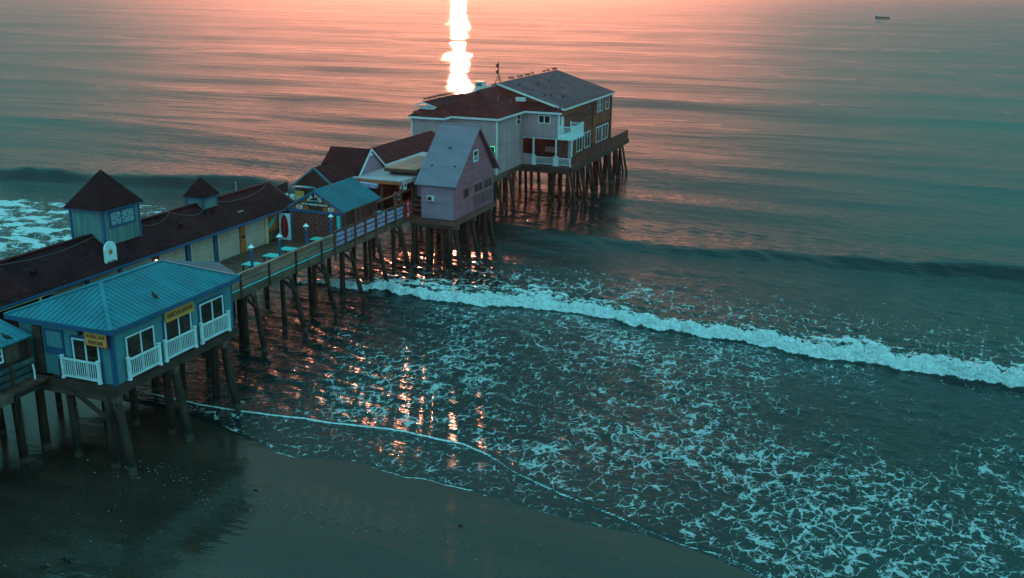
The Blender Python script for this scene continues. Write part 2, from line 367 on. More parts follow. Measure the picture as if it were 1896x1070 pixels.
edge = along(EDGE, XX)+(fbm(XX*.5, YY*0+3, 5, 5)-.5)*.6; bore = along(BORE, XX)+(fbm(XX*.55, XX*0+9, 11, 5)-.5)*.3
toe = along(TOE, XX)+(fbm(XX*.40, XX*0+1, 21, 5, .6)-.5)*2.0; back = along(BACK, XX)
crest = along(CREST, XX)+(fbm(XX*.12, XX*0+5, 31, 2)-.5)*1.5
Z = np.zeros_like(XX)
dist = np.hypot(XX, YY)
# open-sea swell, waves rolling in towards -Y
rs = np.random.RandomState(4)
ymask = sst(70, 100, YY)
for k in range(34):
    lam = 5*(1.16**k) if k < 24 else rs.uniform(12, 60)
    th = rs.normal(0, .22) + .08
    amp = .0052*lam**.78*rs.uniform(.5, 1.2)*(.8 if lam < 50 else .55)
    ph = rs.uniform(0, 6.28)
    arg = 2*math.pi/lam*(XX*math.sin(th)+YY*math.cos(th))+ph+1.6*(vnoise(XX/lam/2.3+k, YY/lam/1.8, k)-.5)
    fade = np.clip((lam*42)/np.maximum(dist, 1), 0, 1)**2          # the short waves die out where the grid gets coarse
    w = ymask if lam > 14 else sst(44, 84, YY)
    Z += amp*np.sin(arg)*fade*w
# small chop over the shallows
for k in range(10):
    lam = rs.uniform(.8, 2.4); th = rs.normal(0.25, .5)
    arg = 2*math.pi/lam*(XX*math.sin(th)+YY*math.cos(th))+rs.uniform(0, 6)+2.5*(vnoise(XX/2.2+k, YY/1.7, 50+k)-.5)
    Z += .0125*np.sin(arg)*sst(38.5, 46, YY)*(1-sst(100, 140, YY))*(.35+1.1*fbm(XX/7, YY/5, 60))
# swell lines
d = YY-crest; H = along(CRH, XX)*(.35+1.25*fbm(XX*.12, YY*.03, 77, 3))
Z += H*np.where(d < 0, np.exp(-(d/1.25)**2), np.exp(-(d/5.5)**2))
for yc, h0, s, x0, x1 in ((106.5, .34, 3.2, -34, 60), (130, .36, 4, -60, 30), (118, .2, 4, 0, 80), (152, .42, 6, -120, 10), (176, .4, 6, -160, -30), (122, .45, 4, -200, -84), (139, .5, 5, -180, -90), (109, .28, 4, -140, -70), (200, .4, 8, -90, 60)):
    c = yc+(fbm(XX*.03, XX*0+yc, 81, 3)-.5)*9-.03*(XX+10)
    d2 = YY-c; wx = sst(x0-14, x0+6, XX)*(1-sst(x1-6, x1+14, XX))
    Z += wx*h0*np.where(d2 < 0, np.exp(-(d2/s)**2), np.exp(-(d2/(2.2*s))**2))*(.6+.8*fbm(XX*.06, YY*.02, 83, 2))
# the broken wave
db = YY-toe
hb = np.interp(XX[0], [-300, -60, -44, -36, -28, -10, 0, 10, 300], [.1, .1, .16, .32, .68, .75, 1.0, 1.08, 1.1])[None, :]*np.ones_like(XX)
ridge = np.where(db < .55, sst(-.12, .55, db), np.exp(-np.maximum(db-.55, 0)/(1.1+.35*back)))
lump = fbm(XX*1.0, YY*1.2, 91, 4, .6); bl = 1-np.abs(2*fbm(XX*1.7, YY*1.9, 92, 3, .55)-1)
Z += hb*ridge*(.35+.95*lump+.8*(bl-.75))
foam = sst(-.08, .12, db)*(1-sst(back*.5, back*1.5, db+(fbm(XX*.5, YY*.8, 95, 5, .6)-.5)*4.5*np.minimum(back/3, 1)))
foam *= np.interp(XX, [-300, -50, -44, -38, -33, 300], [0, 0, .35, .8, 1, 1])
foam *= 1-.97*sst(.12, 1.1, db-.10*back)*sst(.36, .56, fbm(XX*.9+YY*.5, YY*2.1, 96, 5, .65))
Z += foam*(fbm(XX*1.9, YY*2.1, 97, 3, .55)-.5)*.62
# swash: a low bore, then a thin film running out on the sand
dbo = YY-bore; de = YY-edge
Z += .05*np.where(dbo < .12, sst(-.05, .12, dbo), np.exp(-np.maximum(dbo, 0)/1.5))
Z = np.where(de < .6, np.minimum(Z, .0)+np.minimum(.014, .05*de), Z+.014)
Z -= .03*sst(-.1, -1, de)*0+np.clip(-de, 0, 4)*.12
wl_ = np.interp(XX, [-300, -60, -40, -31, -27, -16, -10, 300], [.4, .4, .25, .75, .9, .6, .42, .42])*(.6+.8*fbm(XX*.9, XX*0, 101, 4, .6))
foam = np.maximum(foam, .95*np.exp(-((dbo-.12*wl_)/(.025+.07*wl_))**2)*np.clip(.4+wl_, 0, 1))
foam = np.maximum(foam, .75*np.exp(-((de-.06)/.06)**2)*sst(.25, .6, fbm(XX*.9, XX*0+2, 103, 3)))
# far wave broken beyond the pier
fl = (1-sst(-60, -46, XX))*sst(57, 62, YY)*(1-sst(78, 84, YY+(fbm(XX*.15, YY*.15, 111, 3)-.5)*9))
foam = np.maximum(foam, fl*sst(.38, .62, fbm(XX*.6, YY*1.1, 113, 5, .68))*.95)
Z += fl*(fbm(XX*1.1, YY*1.6, 115, 4)-.5)*.35
# how much lace of old foam lies on the water
big = fbm(XX*.10, YY*.14, 121, 3); mid = fbm(XX*.33, YY*.33, 123, 3)
inner = sst(-.2, 1.2, dbo)*(1-sst(-.7, .2, db))
lx = np.interp(XX, [-300, -60, -36, -31, -24, -16, -8, 0, 14, 300], [.4, .4, .05, .32, .72, .74, .64, .52, .5, .5])
shore = 1-sst(42, 56, YY)
lace = .84*inner*(lx*(.42+.25*big+.68*sst(.32, .66, fbm(XX*.28+YY*.12, YY*.20, 127, 4)))+.22*shore*sst(-14, -4, XX)-.5*np.exp(-((XX-1.)/7.)**2-((YY-54.5)/6.)**2))
outer = sst(0, 1.2, db-back*.7)*(1-sst(7, 17.5, db+(mid-.5)*6))
lace = np.maximum(lace, inner*.5*np.exp(-np.maximum(dbo, 0)/.55)*wl_)
lace = np.maximum(lace, outer*np.interp(XX, [-300, -50, -40, -30, -20, -8, 4, 300], [0, 0, .1, .42, .52, .36, .42, .4])*(.25+1.1*big*mid*2))
trail = sst(.3, 1.0, db)*np.exp(-np.maximum(db-back*.6, 0)/(.5+.42*back))*np.interp(XX, [-300, -50, -40, -34, 300], [0, 0, .2, 1, 1])
lace = np.maximum(lace, trail*(.62+.8*fbm(XX*.4, YY*.7, 129, 3)))
wash = sst(0, .3, de)*(1-sst(-.1, .3, dbo))
lace = np.maximum(lace, wash*.33*(.4+mid))
lace = np.maximum(lace, fl*.5)
streak = outer + 0*inner
me = bpy.data.meshes.new('sea'); nv = NX*NY
co = np.stack([XX, YY, Z], -1).reshape(-1, 3).astype(np.float32)
idx = np.arange(nv).reshape(NY, NX)
q = np.stack([idx[:-1, :-1], idx[:-1, 1:], idx[1:, 1:], idx[1:, :-1]], -1).reshape(-1, 4)
keep = (de.reshape(-1)[q] > -1.2).any(1); q = q[keep]
used = np.zeros(nv, bool); used[q.ravel()] = True; remap = np.cumsum(used)-1
co = co[used]; q = remap[q]
me.vertices.add(len(co)); me.vertices.foreach_set('co', co.ravel())
me.loops.add(q.size); me.loops.foreach_set('vertex_index', q.ravel().astype(np.int32))
me.polygons.add(len(q)); me.polygons.foreach_set('loop_start', np.arange(0, q.size, 4, dtype=np.int32)); me.polygons.foreach_set('loop_total', np.full(len(q), 4, np.int32))
me.polygons.foreach_set('use_smooth', np.ones(len(q), bool))
for nm, arr in (('foam', foam), ('lace', np.clip(lace, 0, 1)), ('wash', np.clip(wash, 0, 1)), ('outer', np.clip(outer, 0, 1))):
    at = me.attributes.new(nm, 'FLOAT', 'POINT'); at.data.foreach_set('value', arr.reshape(-1)[used].astype(np.float32))
me.update(calc_edges=True)
b = NB('sea water'); g = b.n('ShaderNodeNewGeometry'); P = g.outputs['Position']
def attr(nm):
    x = b.n('ShaderNodeAttribute'); x.attribute_name = nm; return x.outputs['Fac']
foamA, laceA, washA, outA = attr('foam'), attr('lace'), attr('wash'), attr('outer')
# lace: edges of warped cells, opened and closed by the density
wv = b.n('ShaderNodeTexNoise'); b.l(P, wv.inputs['Vector']); wv.inputs['Scale'].default_value = 1.15; wv.inputs['Detail'].default_value = 3; wv.inputs['Roughness'].default_value = .5
off = b.n('ShaderNodeVectorMath', operation='SCALE'); b.l(wv.outputs[1], off.inputs[0]); off.inputs['Scale'].default_value = 1.0
wp = b.n('ShaderNodeVectorMath', operation='ADD'); b.l(P, wp.inputs[0]); b.l(off.outputs[0], wp.inputs[1])
def cells(scale, mscale=(1, 1, 0), rot=0.):
    v = b.n('ShaderNodeTexVoronoi', feature='DISTANCE_TO_EDGE', voronoi_dimensions='3D'); v.inputs['Scale'].default_value = scale
    b.l(b.mapping(wp.outputs[0], mscale, (0, 0, rot)), v.inputs['Vector']); return v.outputs['Distance']
c1, c2, c3 = cells(1.8, (1, .62, 0), .35), cells(2.9, (1, .7, 0), .2), cells(.85, (1.5, .55, 0), .25)
br1 = b.noise(P, .75, 5, .65); br2 = b.noise(P, 2.3, 4, .65)
brk = b.math('ADD', b.math('MULTIPLY', br1, .55), b.math('MULTIPLY', br2, .45))
dens = b.math('ADD', laceA, b.math('MULTIPLY', b.math('SUBTRACT', brk, .5), 2.6))
gate = b.ramp(b.noise(P, 1.15, 3, .6), .36, .60, .03, 1.2)
w1 = b.math('MULTIPLY', b.ramp(dens, .10, 1.1, 0, .105, False), gate); w2 = b.math('MULTIPLY', b.ramp(dens, .36, 1.3, 0, .10, False), gate)
cc = b.n('ShaderNodeMix', data_type='FLOAT'); b.l(outA, cc.inputs[0]); b.l(c1, cc.inputs[2]); b.l(c3, cc.inputs[3])
l1 = b.math('MULTIPLY', b.math('SUBTRACT', w1, cc.outputs[0]), 40, clamp=True); l2 = b.math('MULTIPLY', b.math('SUBTRACT', w2, c2), 36, clamp=True)
ct_ = b.math('ABSOLUTE', b.math('SUBTRACT', b.noise(wp.outputs[0], .95, 3, .55), .5)); w3 = b.math('MULTIPLY', b.ramp(dens, .2, 1.2, 0, .022, False), b.ramp(br1, .42, .58, .1, 1.2))
l3 = b.math('MULTIPLY', b.math('SUBTRACT', w3, ct_), 140, clamp=True)
lacef = b.math('MULTIPLY', b.math('MAXIMUM', b.math('MAXIMUM', l1, l3), b.math('MULTIPLY', l2, .55)), b.ramp(laceA, .02, .12))
# fine streaks of the thin wash
ws = b.noise(b.mapping(wp.outputs[0], (1.6, 5., 1), (0, 0, -.18)), 1.3, 5, .65)
lacef = b.math('MAXIMUM', lacef, b.math('MULTIPLY', washA, b.ramp(ws, .60, .70, 0, .55)))
# solid foam with a broken rim
fm = b.math('ADD', foamA, b.math('MULTIPLY', b.math('SUBTRACT', b.noise(P, 3.2, 4, .65), .5), .9))
fsol = b.math('MULTIPLY', b.ramp(fm, .38, .62), b.ramp(foamA, .03, .2))
F = b.math('MAXIMUM', fsol, b.math('MULTIPLY', lacef, .68))
b.b.inputs['IOR'].default_value = 1.33; b.b.inputs['Roughness'].default_value = .02
deep = b.noise(P, .03, 3)
b.l(b.mix(b.ramp(deep, .3, .7), (.004, .014, .014), (.006, .018, .017)), b.b.inputs['Base Color'])
sxyz = b.n('ShaderNodeSeparateXYZ'); b.l(P, sxyz.inputs[0]); Yp = sxyz.outputs[1]
# ripples: three sizes, long along the crests; far away only the slower ones matter
rA = b.noise(b.mapping(P, (.30, 1.1, 1), (0, 0, .12)), 3.4, 4, .62, .4)
rB = b.noise(b.mapping(P, (.27, 1., 1), (0, 0, -.1)), .75, 4, .6, .5)
rC = b.noise(b.mapping(P, (.15, 1., 1), (0, 0, .05)), .16, 4, .6, .3)
calm = b.ramp(b.noise(b.mapping(P, (.16, 1, 1)), .022, 4, .6), .34, .66, .45, 1.25)
shal = b.ramp(Yp, 38.5, 45, .25, 1)
h = b.math('ADD', b.math('ADD', b.math('MULTIPLY', rA, b.math('ADD', b.ramp(Yp, 60, 180, .075, .032), b.ramp(Yp, 46, 68, .10, 0))), b.math('MULTIPLY', rB, b.ramp(Yp, 90, 220, .19, .12))), b.math('MULTIPLY', rC, b.ramp(Yp, 60, 140, .1, .42)))
h = b.math('MULTIPLY', b.math('MULTIPLY', h, shal), calm)
b.l(b.bump(h, 1., .9), b.b.inputs['Normal'])
# bubbly, ruffled film near the shore is rougher than the open water
rf_n = b.ramp(b.noise(b.mapping(P, (.7, 1.3, 1)), 3.2, 3, .6), .42, .60)
b.l(b.math('ADD', .02, b.math('MULTIPLY', b.math('MULTIPLY', rf_n, b.math('MAXIMUM', b.ramp(Yp, 62, 56, 0, .29), b.math('MULTIPLY', b.ramp(Yp, 92, 80, 0, .32), b.ramp(sxyz.outputs[0], -24, -31)))), b.ramp(Yp, 38, 40.5))), b.b.inputs['Roughness'])
fb = b.n('ShaderNodeBsdfDiffuse'); fn = b.noise(P, 6, 5, .7)
b.l(b.mix(b.ramp(fn, .3, .7), (.55, .57, .57), (.92, .92, .92)), fb.inputs['Color'])
b.l(b.bump(b.math('ADD', b.math('MULTIPLY', b.noise(P, 2.6, 4, .6), 1.), b.math('MULTIPLY', F, .06)), .5), fb.inputs['Normal'])
ms = b.n('ShaderNodeMixShader'); b.l(F, ms.inputs[0]); b.l(b.b.outputs[0], ms.inputs[1]); b.l(fb.outputs[0], ms.inputs[2]); b.l(ms.outputs[0], b.out.inputs[0])
me.materials.append(b.m)
sea = bpy.data.objects.new('sea', me); COL.objects.link(sea); tag(sea, 'teal sea with low swells rolling in under the pier', 'sea', kind='structure')

# sand: one sheet, dipping under the water
sx_ = np.array([v for v in grow(-80, -400, 3, 1.3)][::-1]+list(np.arange(-80, 40.1, .6))+grow(40, 400, 3, 1.3)); sy_ = np.array([-120, -80, -40, -15]+list(np.arange(0, 60.1, .6))+[70, 100, 160])
SX, SY = np.meshgrid(sx_, sy_)
SZ = np.where(SY < 38, .012*(38-SY)*np.clip((38-SY)/6, 0, 1), -.03*(SY-38)-.004) + (fbm(SX*.12, SY*.2, 3, 3)-.5)*.05*(1-sst(35, 38.5, SY))
SZ = np.where(SY < 0, SZ+(-SY)*.05, SZ)
me = bpy.data.meshes.new('sand'); n1, n2 = SX.shape; idx = np.arange(n1*n2).reshape(n1, n2)
q = np.stack([idx[:-1, :-1], idx[:-1, 1:], idx[1:, 1:], idx[1:, :-1]], -1).reshape(-1, 4)
me.from_pydata(np.stack([SX, SY, SZ], -1).reshape(-1, 3).tolist(), [], q.tolist()); me.polygons.foreach_set('use_smooth', [True]*len(q))
b = NB('wet sand'); g = b.n('ShaderNodeNewGeometry'); P = g.outputs['Position']
n1_ = b.noise(b.mapping(P, (.35, 1, 1), (0, 0, .35)), .22, 4, .6); n2_ = b.noise(P, 6, 4, .65); n3_ = b.noise(b.mapping(P, (.15, 1.3, 1), (0, 0, .55)), 1.2, 4, .6)
c = b.mix(b.ramp(n1_, .3, .7), (.032, .022, .016), (.064, .038, .024))
c = b.mix(b.ramp(n2_, .3, .75), c, (.022, .020, .018))
b.l(c, b.b.inputs['Base Color']); b.b.inputs['IOR'].default_value = 1.42
b.l(b.math('ADD', b.ramp(n1_, .44, .60, .05, .22), b.math('MULTIPLY', b.ramp(n3_, .5, .75), .12)), b.b.inputs['Roughness'])
hh = b.math('ADD', b.math('MULTIPLY', n3_, .02), b.math('MULTIPLY', b.noise(b.mapping(P, (.6, 1, 1), (0, 0, .3)), 1.6, 3), .018))
hh = b.math('ADD', hh, b.math('MULTIPLY', n2_, .0012))
b.l(b.bump(hh, 1., .8), b.b.inputs['Normal']); me.materials.append(b.m)
sand = bpy.data.objects.new('sand', me); COL.objects.link(sand); tag(sand, 'dark wet sand mirroring the pier and the sky', 'sand', kind='structure')
# ------------------------------------------------------------------ platforms on piles
pr = random.Random(3)
def pile(parent, x, y, zt, dx=0., dy=0., r=.2, zb=-1.2):
    """one timber pile; dx, dy is how far its foot stands out from its head (rakers)"""
    n = 7; pts = []; rad = []; jx, jy = pr.uniform(-.05, .05), pr.uniform(-.05, .05); r *= pr.uniform(.8, 1.02)
    for i in range(n):
        t = i/(n-1); k = 1-(zt-(zt+(zb-zt)*t))/zt if False else t
        pts.append((x+dx*t*(zt-zb)/zt+jx*t*2+pr.uniform(-.012, .012), y+dy*t*(zt-zb)/zt+jy*t*2, zt+(zb-zt)*t)); rad.append(r*(.92+.14*t)*pr.uniform(.96, 1.04))
    return MB().tube(pts, rad, 11).build('pile', 'pile', parent, smooth=True)
def cap(parent, x0, x1, y, z, w=.32, h=.34):
    return MB().beam((x0, y, z), (x1, y, z), w, h).build('cap_beam', 'timber', parent)
def brace(parent, p, q, w=.09, h=.22): return MB().beam(p, q, w, h).build('brace', 'dark_timber', parent)

# ---- boardwalk
PX0, PX1, DZ = -44.4, -35.72, 4.2
bw = thing('boardwalk_pier', (-40, 60, 4.2), 'long timber boardwalk on piles carrying the arcade out over the surf', 'pier')
MB().box(PX0, PX1, 8, 93.5, DZ-.1, DZ).build('decking', 'deck', bw)
mb = MB()
for y0, y1 in ((8, 31.0), (43, 93.5)): mb.box(PX1-.02, PX1+.06, y0, y1, DZ-.42, DZ-.02)
mb.box(PX0-.06, PX0+.02, 8, 93.5, DZ-.3, DZ-.02)
for x in np.arange(-43.6, -36, 1.25): mb.box(x, x+.1, 8.2, 93.3, DZ-.3, DZ-.105)
mb.build('joist_frame', 'timber', bw)
for k, y in enumerate((13, 17.5, 22, 26, 30, 34, 38, 42, 45.6, 49.4, 53.6, 57.6, 61.4, 65.6, 69.4, 73.6, 78, 82.5, 87, 91.5)):
    xr = PX1-.25
    cap(bw, PX0+.2, xr+.35, y, DZ-.47)
    for x in (-43.4, -40.2): pile(bw, x+pr.uniform(-.3, .3), y+.0, DZ-.6, r=.17)
    if y > 43 or y < 31:
        pile(bw, xr-.15, y-.32, DZ-.3, r=.2)
        if y > 44 and y < 72:
            pile(bw, xr+.05, y+.34, DZ-.3, 1.0+pr.uniform(-.2, .3), -.4, r=.2)
            if k % 2: pile(bw, xr-.9, y+.2, DZ-.6, r=.17)
            brace(bw, (xr-.35, y+.02, DZ-.75), (xr+.45, y+.02, DZ-1.35), .1, .2)
# grey railing along the open deck
Y0r, Y1r = 43.0, 59.2
rail = MB(); x = PX1+.03
for z0, z1 in ((4.32, 4.36), (4.48, 4.74), (4.80, 5.06)):
    y = Y0r
    while y < Y1r-.01:
        e = min(y+3.2, Y1r); dz = pr.uniform(-.02, .02)
        if z0 > 4.4: rail.box(x-.02, x+.025, y, e-.01, z0+dz, z1+dz)
        y = e
rl = rail.build('railing', 'rail_wood', bw)
cb = MB(); y = Y0r
while y < Y1r-.01:
    e = min(y+3.2, Y1r); cb.beam((x, y, 5.31+pr.uniform(-.015, .015)), (x, e-.01, 5.31+pr.uniform(-.015, .015)), .2, .05)
    cb.box(x-.015, x+.04, y, e-.01, 5.12, 5.26); y = e
cb.build('handrail', 'rail_wood', rl)
MB().box(x-.06, x+.02, Y0r, Y1r, 4.30, 4.36).build('kick_board', 'turquoise', rl)
for y in (43.6, 45.2, 48.2, 51.2, 54.3, 57.5):
    MB().box(x+.028, x+.13, y-.06, y+.06, 3.75, 5.27).build('rail_post', 'dark_timber', rl)
# worn lilac railing beside the pavilion
x = PX1+.03
lr = MB()
for z0, z1 in ((4.36, 4.60), (4.70, 4.94), (5.04, 5.28)):
    y = 59.4
    for e in (60.8, 62.2, 63.7, 65.3, 67.0, 68.6, 70.1, 71.6):
        dz = pr.uniform(-.025, .025); lr.box(x-.02, x+.025, y+.01, e-.01, z0+dz, z1+dz); y = e
lrl = lr.build('lilac_railing', 'lilac', bw)
hr = MB()
for a, c in ((59.4, 62.2), (62.2, 65.4), (65.4, 68.6), (68.6, 71.6)): hr.beam((x, a+.02, 5.46), (x, c-.02, 5.47), .14, .07)
hr.build('handrail', 'brown_post', lrl)
for y, zt, z0 in ((59.3, 5.5, 3.4), (60.8, 5.42, 4.1), (62.2, 6.5, 3.6), (63.7, 5.42, 4.1), (65.4, 6.62, 3.1), (67.0, 5.42, 4.0), (68.6, 6.55, 3.8), (70.1, 5.42, 4.0), (71.6, 6.58, 3.9)):
    MB().box(x+.028, x+.17, y-.075, y+.075, z0, zt).build('rail_post', 'brown_post', lrl)
tr_ = MB()
for a, c in ((65.5, 68.5), (68.7, 71.5)): tr_.beam((x+.1, a, 6.42), (x+.1, c, 6.42), .12, .12)
tr_.build('top_rail', 'brown_post', lrl)

# ---- platform under the raw bar and the low shed
kp = thing('kiosk_platform', (-34.5, 37.8, 4.2), 'timber platform on thick piles under the blue raw bar', 'platform')
MB().box(-37.9, -32.05, 33.3, 42.8, 4.12, 4.2).build('decking', 'deck', kp)
mb = MB(); mb.box(-37.9, -32.0, 33.2, 33.45, 3.72, 4.115); mb.box(-32.3, -31.95, 33.46, 42.8, 3.72, 4.115); mb.box(-37.9, -32.0, 42.55, 42.8, 3.74, 4.115)
for xx in (-36.6, -35.2, -33.8): mb.box(xx, xx+.16, 33.5, 42.5, 3.8, 4.115)
mb.build('rim_beam', 'dark_timber', kp)
for y in (33.25, 37.3, 41.2):
    cap(kp, -37.6, -31.9, y+.25, 3.55, .34, .34)
    pile(kp, -32.5, y+.1, 3.75, .0, 0, r=.235); pile(kp, -32.15, y+.3, 3.6, 1.0, -.4, r=.225)
    for xx in (-35.0, -36.9): pile(kp, xx, y+.35, 3.6, r=.22)
    brace(kp, (-34.3, y-.02, 3.62), (-32.6, y-.02, 2.6), .1, .22)
sp = thing('shed_platform', (-38, 26, 4.2), 'dark timber side deck below the low blue roofed shed', 'platform')
MB().box(-39.6, -36.38, 8, 33.15, 4.05, 4.15).build('decking', 'deck', sp)
mb = MB(); mb.box(-36.42, -36.3, 8, 33.15, 3.55, 4.04); mb.box(-39.6, -36.45, 32.95, 33.15, 3.6, 4.04); mb.build('rim_beam', 'cloudwood', sp)
bd = MB()
for z0, z1 in ((4.25, 4.5), (4.58, 4.85), (4.93, 5.2)):
    for y in (8, 12, 16, 20, 23.5, 27, 30.4): bd.box(-36.36, -36.3, y, y+(3.4 if y < 30 else 2.6), z0, z1)
bl = bd.build('railing', 'cloudwood', sp)
for y in (10, 14, 18, 22, 26, 29.8, 31.6): MB().box(-36.295, -36.18, y-.07, y+.07, 3.5, 5.3).build('rail_post', 'dark_timber', bl)
for y in (9, 14, 19, 24, 28.4, 32):
    pile(sp, -36.75, y, 3.8, r=.2); pile(sp, -39.2, y, 3.8, r=.2)
MB().tube([(-36.12, 32.7, 4.95), (-36.1, 32.72, 4.6), (-36.12, 32.72, 4.2)], .045, 8).build('pipe', 'white', sp)

# ---- platform under the gabled cottage
cp = thing('cottage_platform', (-33.2, 75, 4.2), 'timber platform on raking piles under the gabled mauve cottage', 'platform')
MB().box(-35.65, -31.45, 70.9, 79.4, 4.12, 4.2).build('decking', 'deck', cp)
mb = MB(); mb.box(-35.65, -31.4, 70.75, 70.95, 3.78, 4.115); mb.box(-31.62, -31.38, 70.96, 79.4, 3.78, 4.115)
for xx in (-35.2, -34.0, -32.8): mb.box(xx, xx+.14, 71, 79.3, 3.8, 4.115)
mb.build('rim_beam', 'brown_post', cp)
for y in (71.2, 74.7, 78.4):
    cap(cp, -35.5, -31.3, y, 3.6, .32, .34)
    pile(cp, -32.0, y-.2, 3.7, .1, r=.22); pile(cp, -31.75, y+.25, 3.6, 0.75, -.3, r=.21); pile(cp, -32.7, y+.1, 3.5, .0, r=.18)
    pile(cp, -34.1, y+.1, 3.6, r=.18); pile(cp, -35.3, y-.1, 3.6, r=.18); pile(cp, -34.8, y-.9, 3.8, -.3, r=.16)
    brace(cp, (-33.6, y+.2, 3.3), (-32.0, y+.2, 2.5), .09, .2)
lb = MB()
for z in (4.55, 4.95, 5.35): lb.box(-35.6, -34.65, 71.62, 71.68, z, z+.2)
lb.build('landing_rail', 'brown_post', cp)

# ---- platform under the big restaurant
rp = thing('restaurant_platform', (-38, 107, 4.2), 'wide timber deck on many piles under the two storey restaurant', 'platform')
MB().box(-44.7, -35.97, 89.2, 98.5, 4.1, 4.2).box(-44.7, -30.5, 98.501, 122.9, 4.1, 4.2).build('decking', 'deck', rp)
mb = MB(); mb.box(-30.72, -30.45, 98.7, 122.9, 3.6, 4.095); mb.box(-36.2, -30.73, 98.5, 98.75, 3.62, 4.095); mb.box(-36.22, -35.95, 91.1, 98.49, 3.7, 4.095); mb.box(-44.7, -36.23, 89.2, 89.45, 3.65, 4.095); mb.box(-44.7, -30.73, 122.65, 122.9, 3.65, 4.095)
for xx in np.arange(-44.4, -31, 1.6): mb.box(xx, xx+.14, 91.5 if xx < -36.3 else 98.8, 122.6, 3.82, 4.095)
mb.build('rim_beam', 'dark_timber', rp)
for k, y in enumerate((91.4, 95.0, 98.9, 102.5, 106.3, 110.2, 114.2, 117.6, 120.4)):
    xr = -36.3 if y < 98 else -30.9
    cap(rp, -44.5, xr+.3, y, 3.6, .3, .36)
    xs = [-44.0, -41.7, -39.2, -36.9] + ([] if y < 98 else [-34.2, -32.4])
    for xx in xs: pile(rp, xx+pr.uniform(-.35, .35), y+pr.uniform(-.2, .2), 3.6, pr.uniform(-.1, .2), r=.165)
    pile(rp, xr, y-.15, 3.6, r=.18); pile(rp, xr+.15, y+.25, 3.6, 0.7+pr.uniform(-.1, .3), -.3, r=.17)
    if y > 98: pile(rp, xr+.1, y-.6, 3.6, .5, .4, r=.15)
# dark board skirt rail along the seaward side
sk = MB()
for i, (a, c) in enumerate(zip(np.arange(98.9, 122.6, 1.25), np.arange(100.15, 123.9, 1.25))):
    c = min(c, 122.8)
    for z0, z1 in ((4.22, 4.5), (4.53, 4.82), (4.85, 5.12)): sk.box(-30.62, -30.56, a+.01, c-.01, z0, z1)
skr = sk.build('skirt_rail', 'rest_side', rp)
MB().box(-30.7, -30.5, 98.9, 122.85, 5.15, 5.22).build('handrail', 'dark_timber', skr)
for y in np.arange(100.2, 122.9, 2.4): MB().box(-30.55, -30.45, y-.05, y+.05, 3.9, 5.14).build('rail_post', 'brown_post', skr)
mb = MB()
for xx in np.arange(-44.5, -30.8, .28): mb.box(xx, xx+.05, 122.8, 122.85, 4.3, 5.15)
mb.box(-44.6, -30.7, 122.78, 122.88, 5.15, 5.22); mb.build('end_rail', 'dark_timber', rp)

# ------------------------------------------------------------------ building helpers
def wall_shell(x0, x1, y0, y1, z0, z1, t=.12):
    return MB().box(x0, x1, y0, y0+t, z0, z1).box(x0, x1, y1-t, y1, z0, z1).box(x0, x0+t, y0+t, y1-t, z0, z1).box(x1-t, x1, y0+t, y1-t, z0, z1)
def win_x(parent, X, y0, y1, z0, z1, frame='trim_white', gl='glass', bars=(.5,), hbars=(), fw=.08, outer=None, ow=.12):
    """window in a wall facing +X"""
    f = MB()
    f.box(X-.02, X+.05, y0, y0+fw, z0, z1); f.box(X-.02, X+.05, y1-fw, y1, z0, z1); f.box(X-.02, X+.05, y0+fw, y1-fw, z0, z0+fw); f.box(X-.02, X+.05, y0+fw, y1-fw, z1-fw, z1)
    for t in bars: yy = y0+(y1-y0)*t; f.box(X-.02, X+.045, yy-fw/2, yy+fw/2, z0+fw, z1-fw)
    for t in hbars: zz = z0+(z1-z0)*t; f.box(X-.02, X+.040, y0+fw, y1-fw, zz-.025, zz+.025)
    w = f.build('window', frame, parent)
    MB().box(X-.03, X+.012, y0+fw*.5, y1-fw*.5, z0+fw*.5, z1-fw*.5).build('pane', gl, w)
    if outer: MB().box(X-.02, X+.03, y0-ow, y0-.003, z0-ow, z1+ow).box(X-.02, X+.03, y1+.003, y1+ow, z0-ow, z1+ow).box(X-.02, X+.03, y0-.003, y1+.003, z1+.003, z1+ow).box(X-.02, X+.03, y0-.003, y1+.003, z0-ow, z0-.003).build('surround', outer, w)
    return w
def win_y(parent, Y, x0, x1, z0, z1, frame='trim_white', gl='glass', bars=(.5,), hbars=(), fw=.08, outer=None, ow=.12):
    """window in a wall facing -Y"""
    f = MB()
    f.box(x0, x0+fw, Y-.05, Y+.02, z0, z1); f.box(x1-fw, x1, Y-.05, Y+.02, z0, z1); f.box(x0+fw, x1-fw, Y-.05, Y+.02, z0, z0+fw); f.box(x0+fw, x1-fw, Y-.05, Y+.02, z1-fw, z1)
    for t in bars: xx = x0+(x1-x0)*t; f.box(xx-fw/2, xx+fw/2, Y-.045, Y+.02, z0+fw, z1-fw)
    for t in hbars: zz = z0+(z1-z0)*t; f.box(x0+fw, x1-fw, Y-.040, Y+.02, zz-.025, zz+.025)
    w = f.build('window', frame, parent)
    MB().box(x0+fw*.5, x1-fw*.5, Y-.012, Y+.03, z0+fw*.5, z1-fw*.5).build('pane', gl, w)
    if outer: MB().box(x0-ow, x0-.003, Y-.03, Y+.02, z0-ow, z1+ow).box(x1+.003, x1+ow, Y-.03, Y+.02, z0-ow, z1+ow).box(x0-.003, x1+.003, Y-.03, Y+.02, z1+.003, z1+ow).box(x0-.003, x1+.003, Y-.03, Y+.02, z0-ow, z0-.003).build('surround', outer, w)
    return w
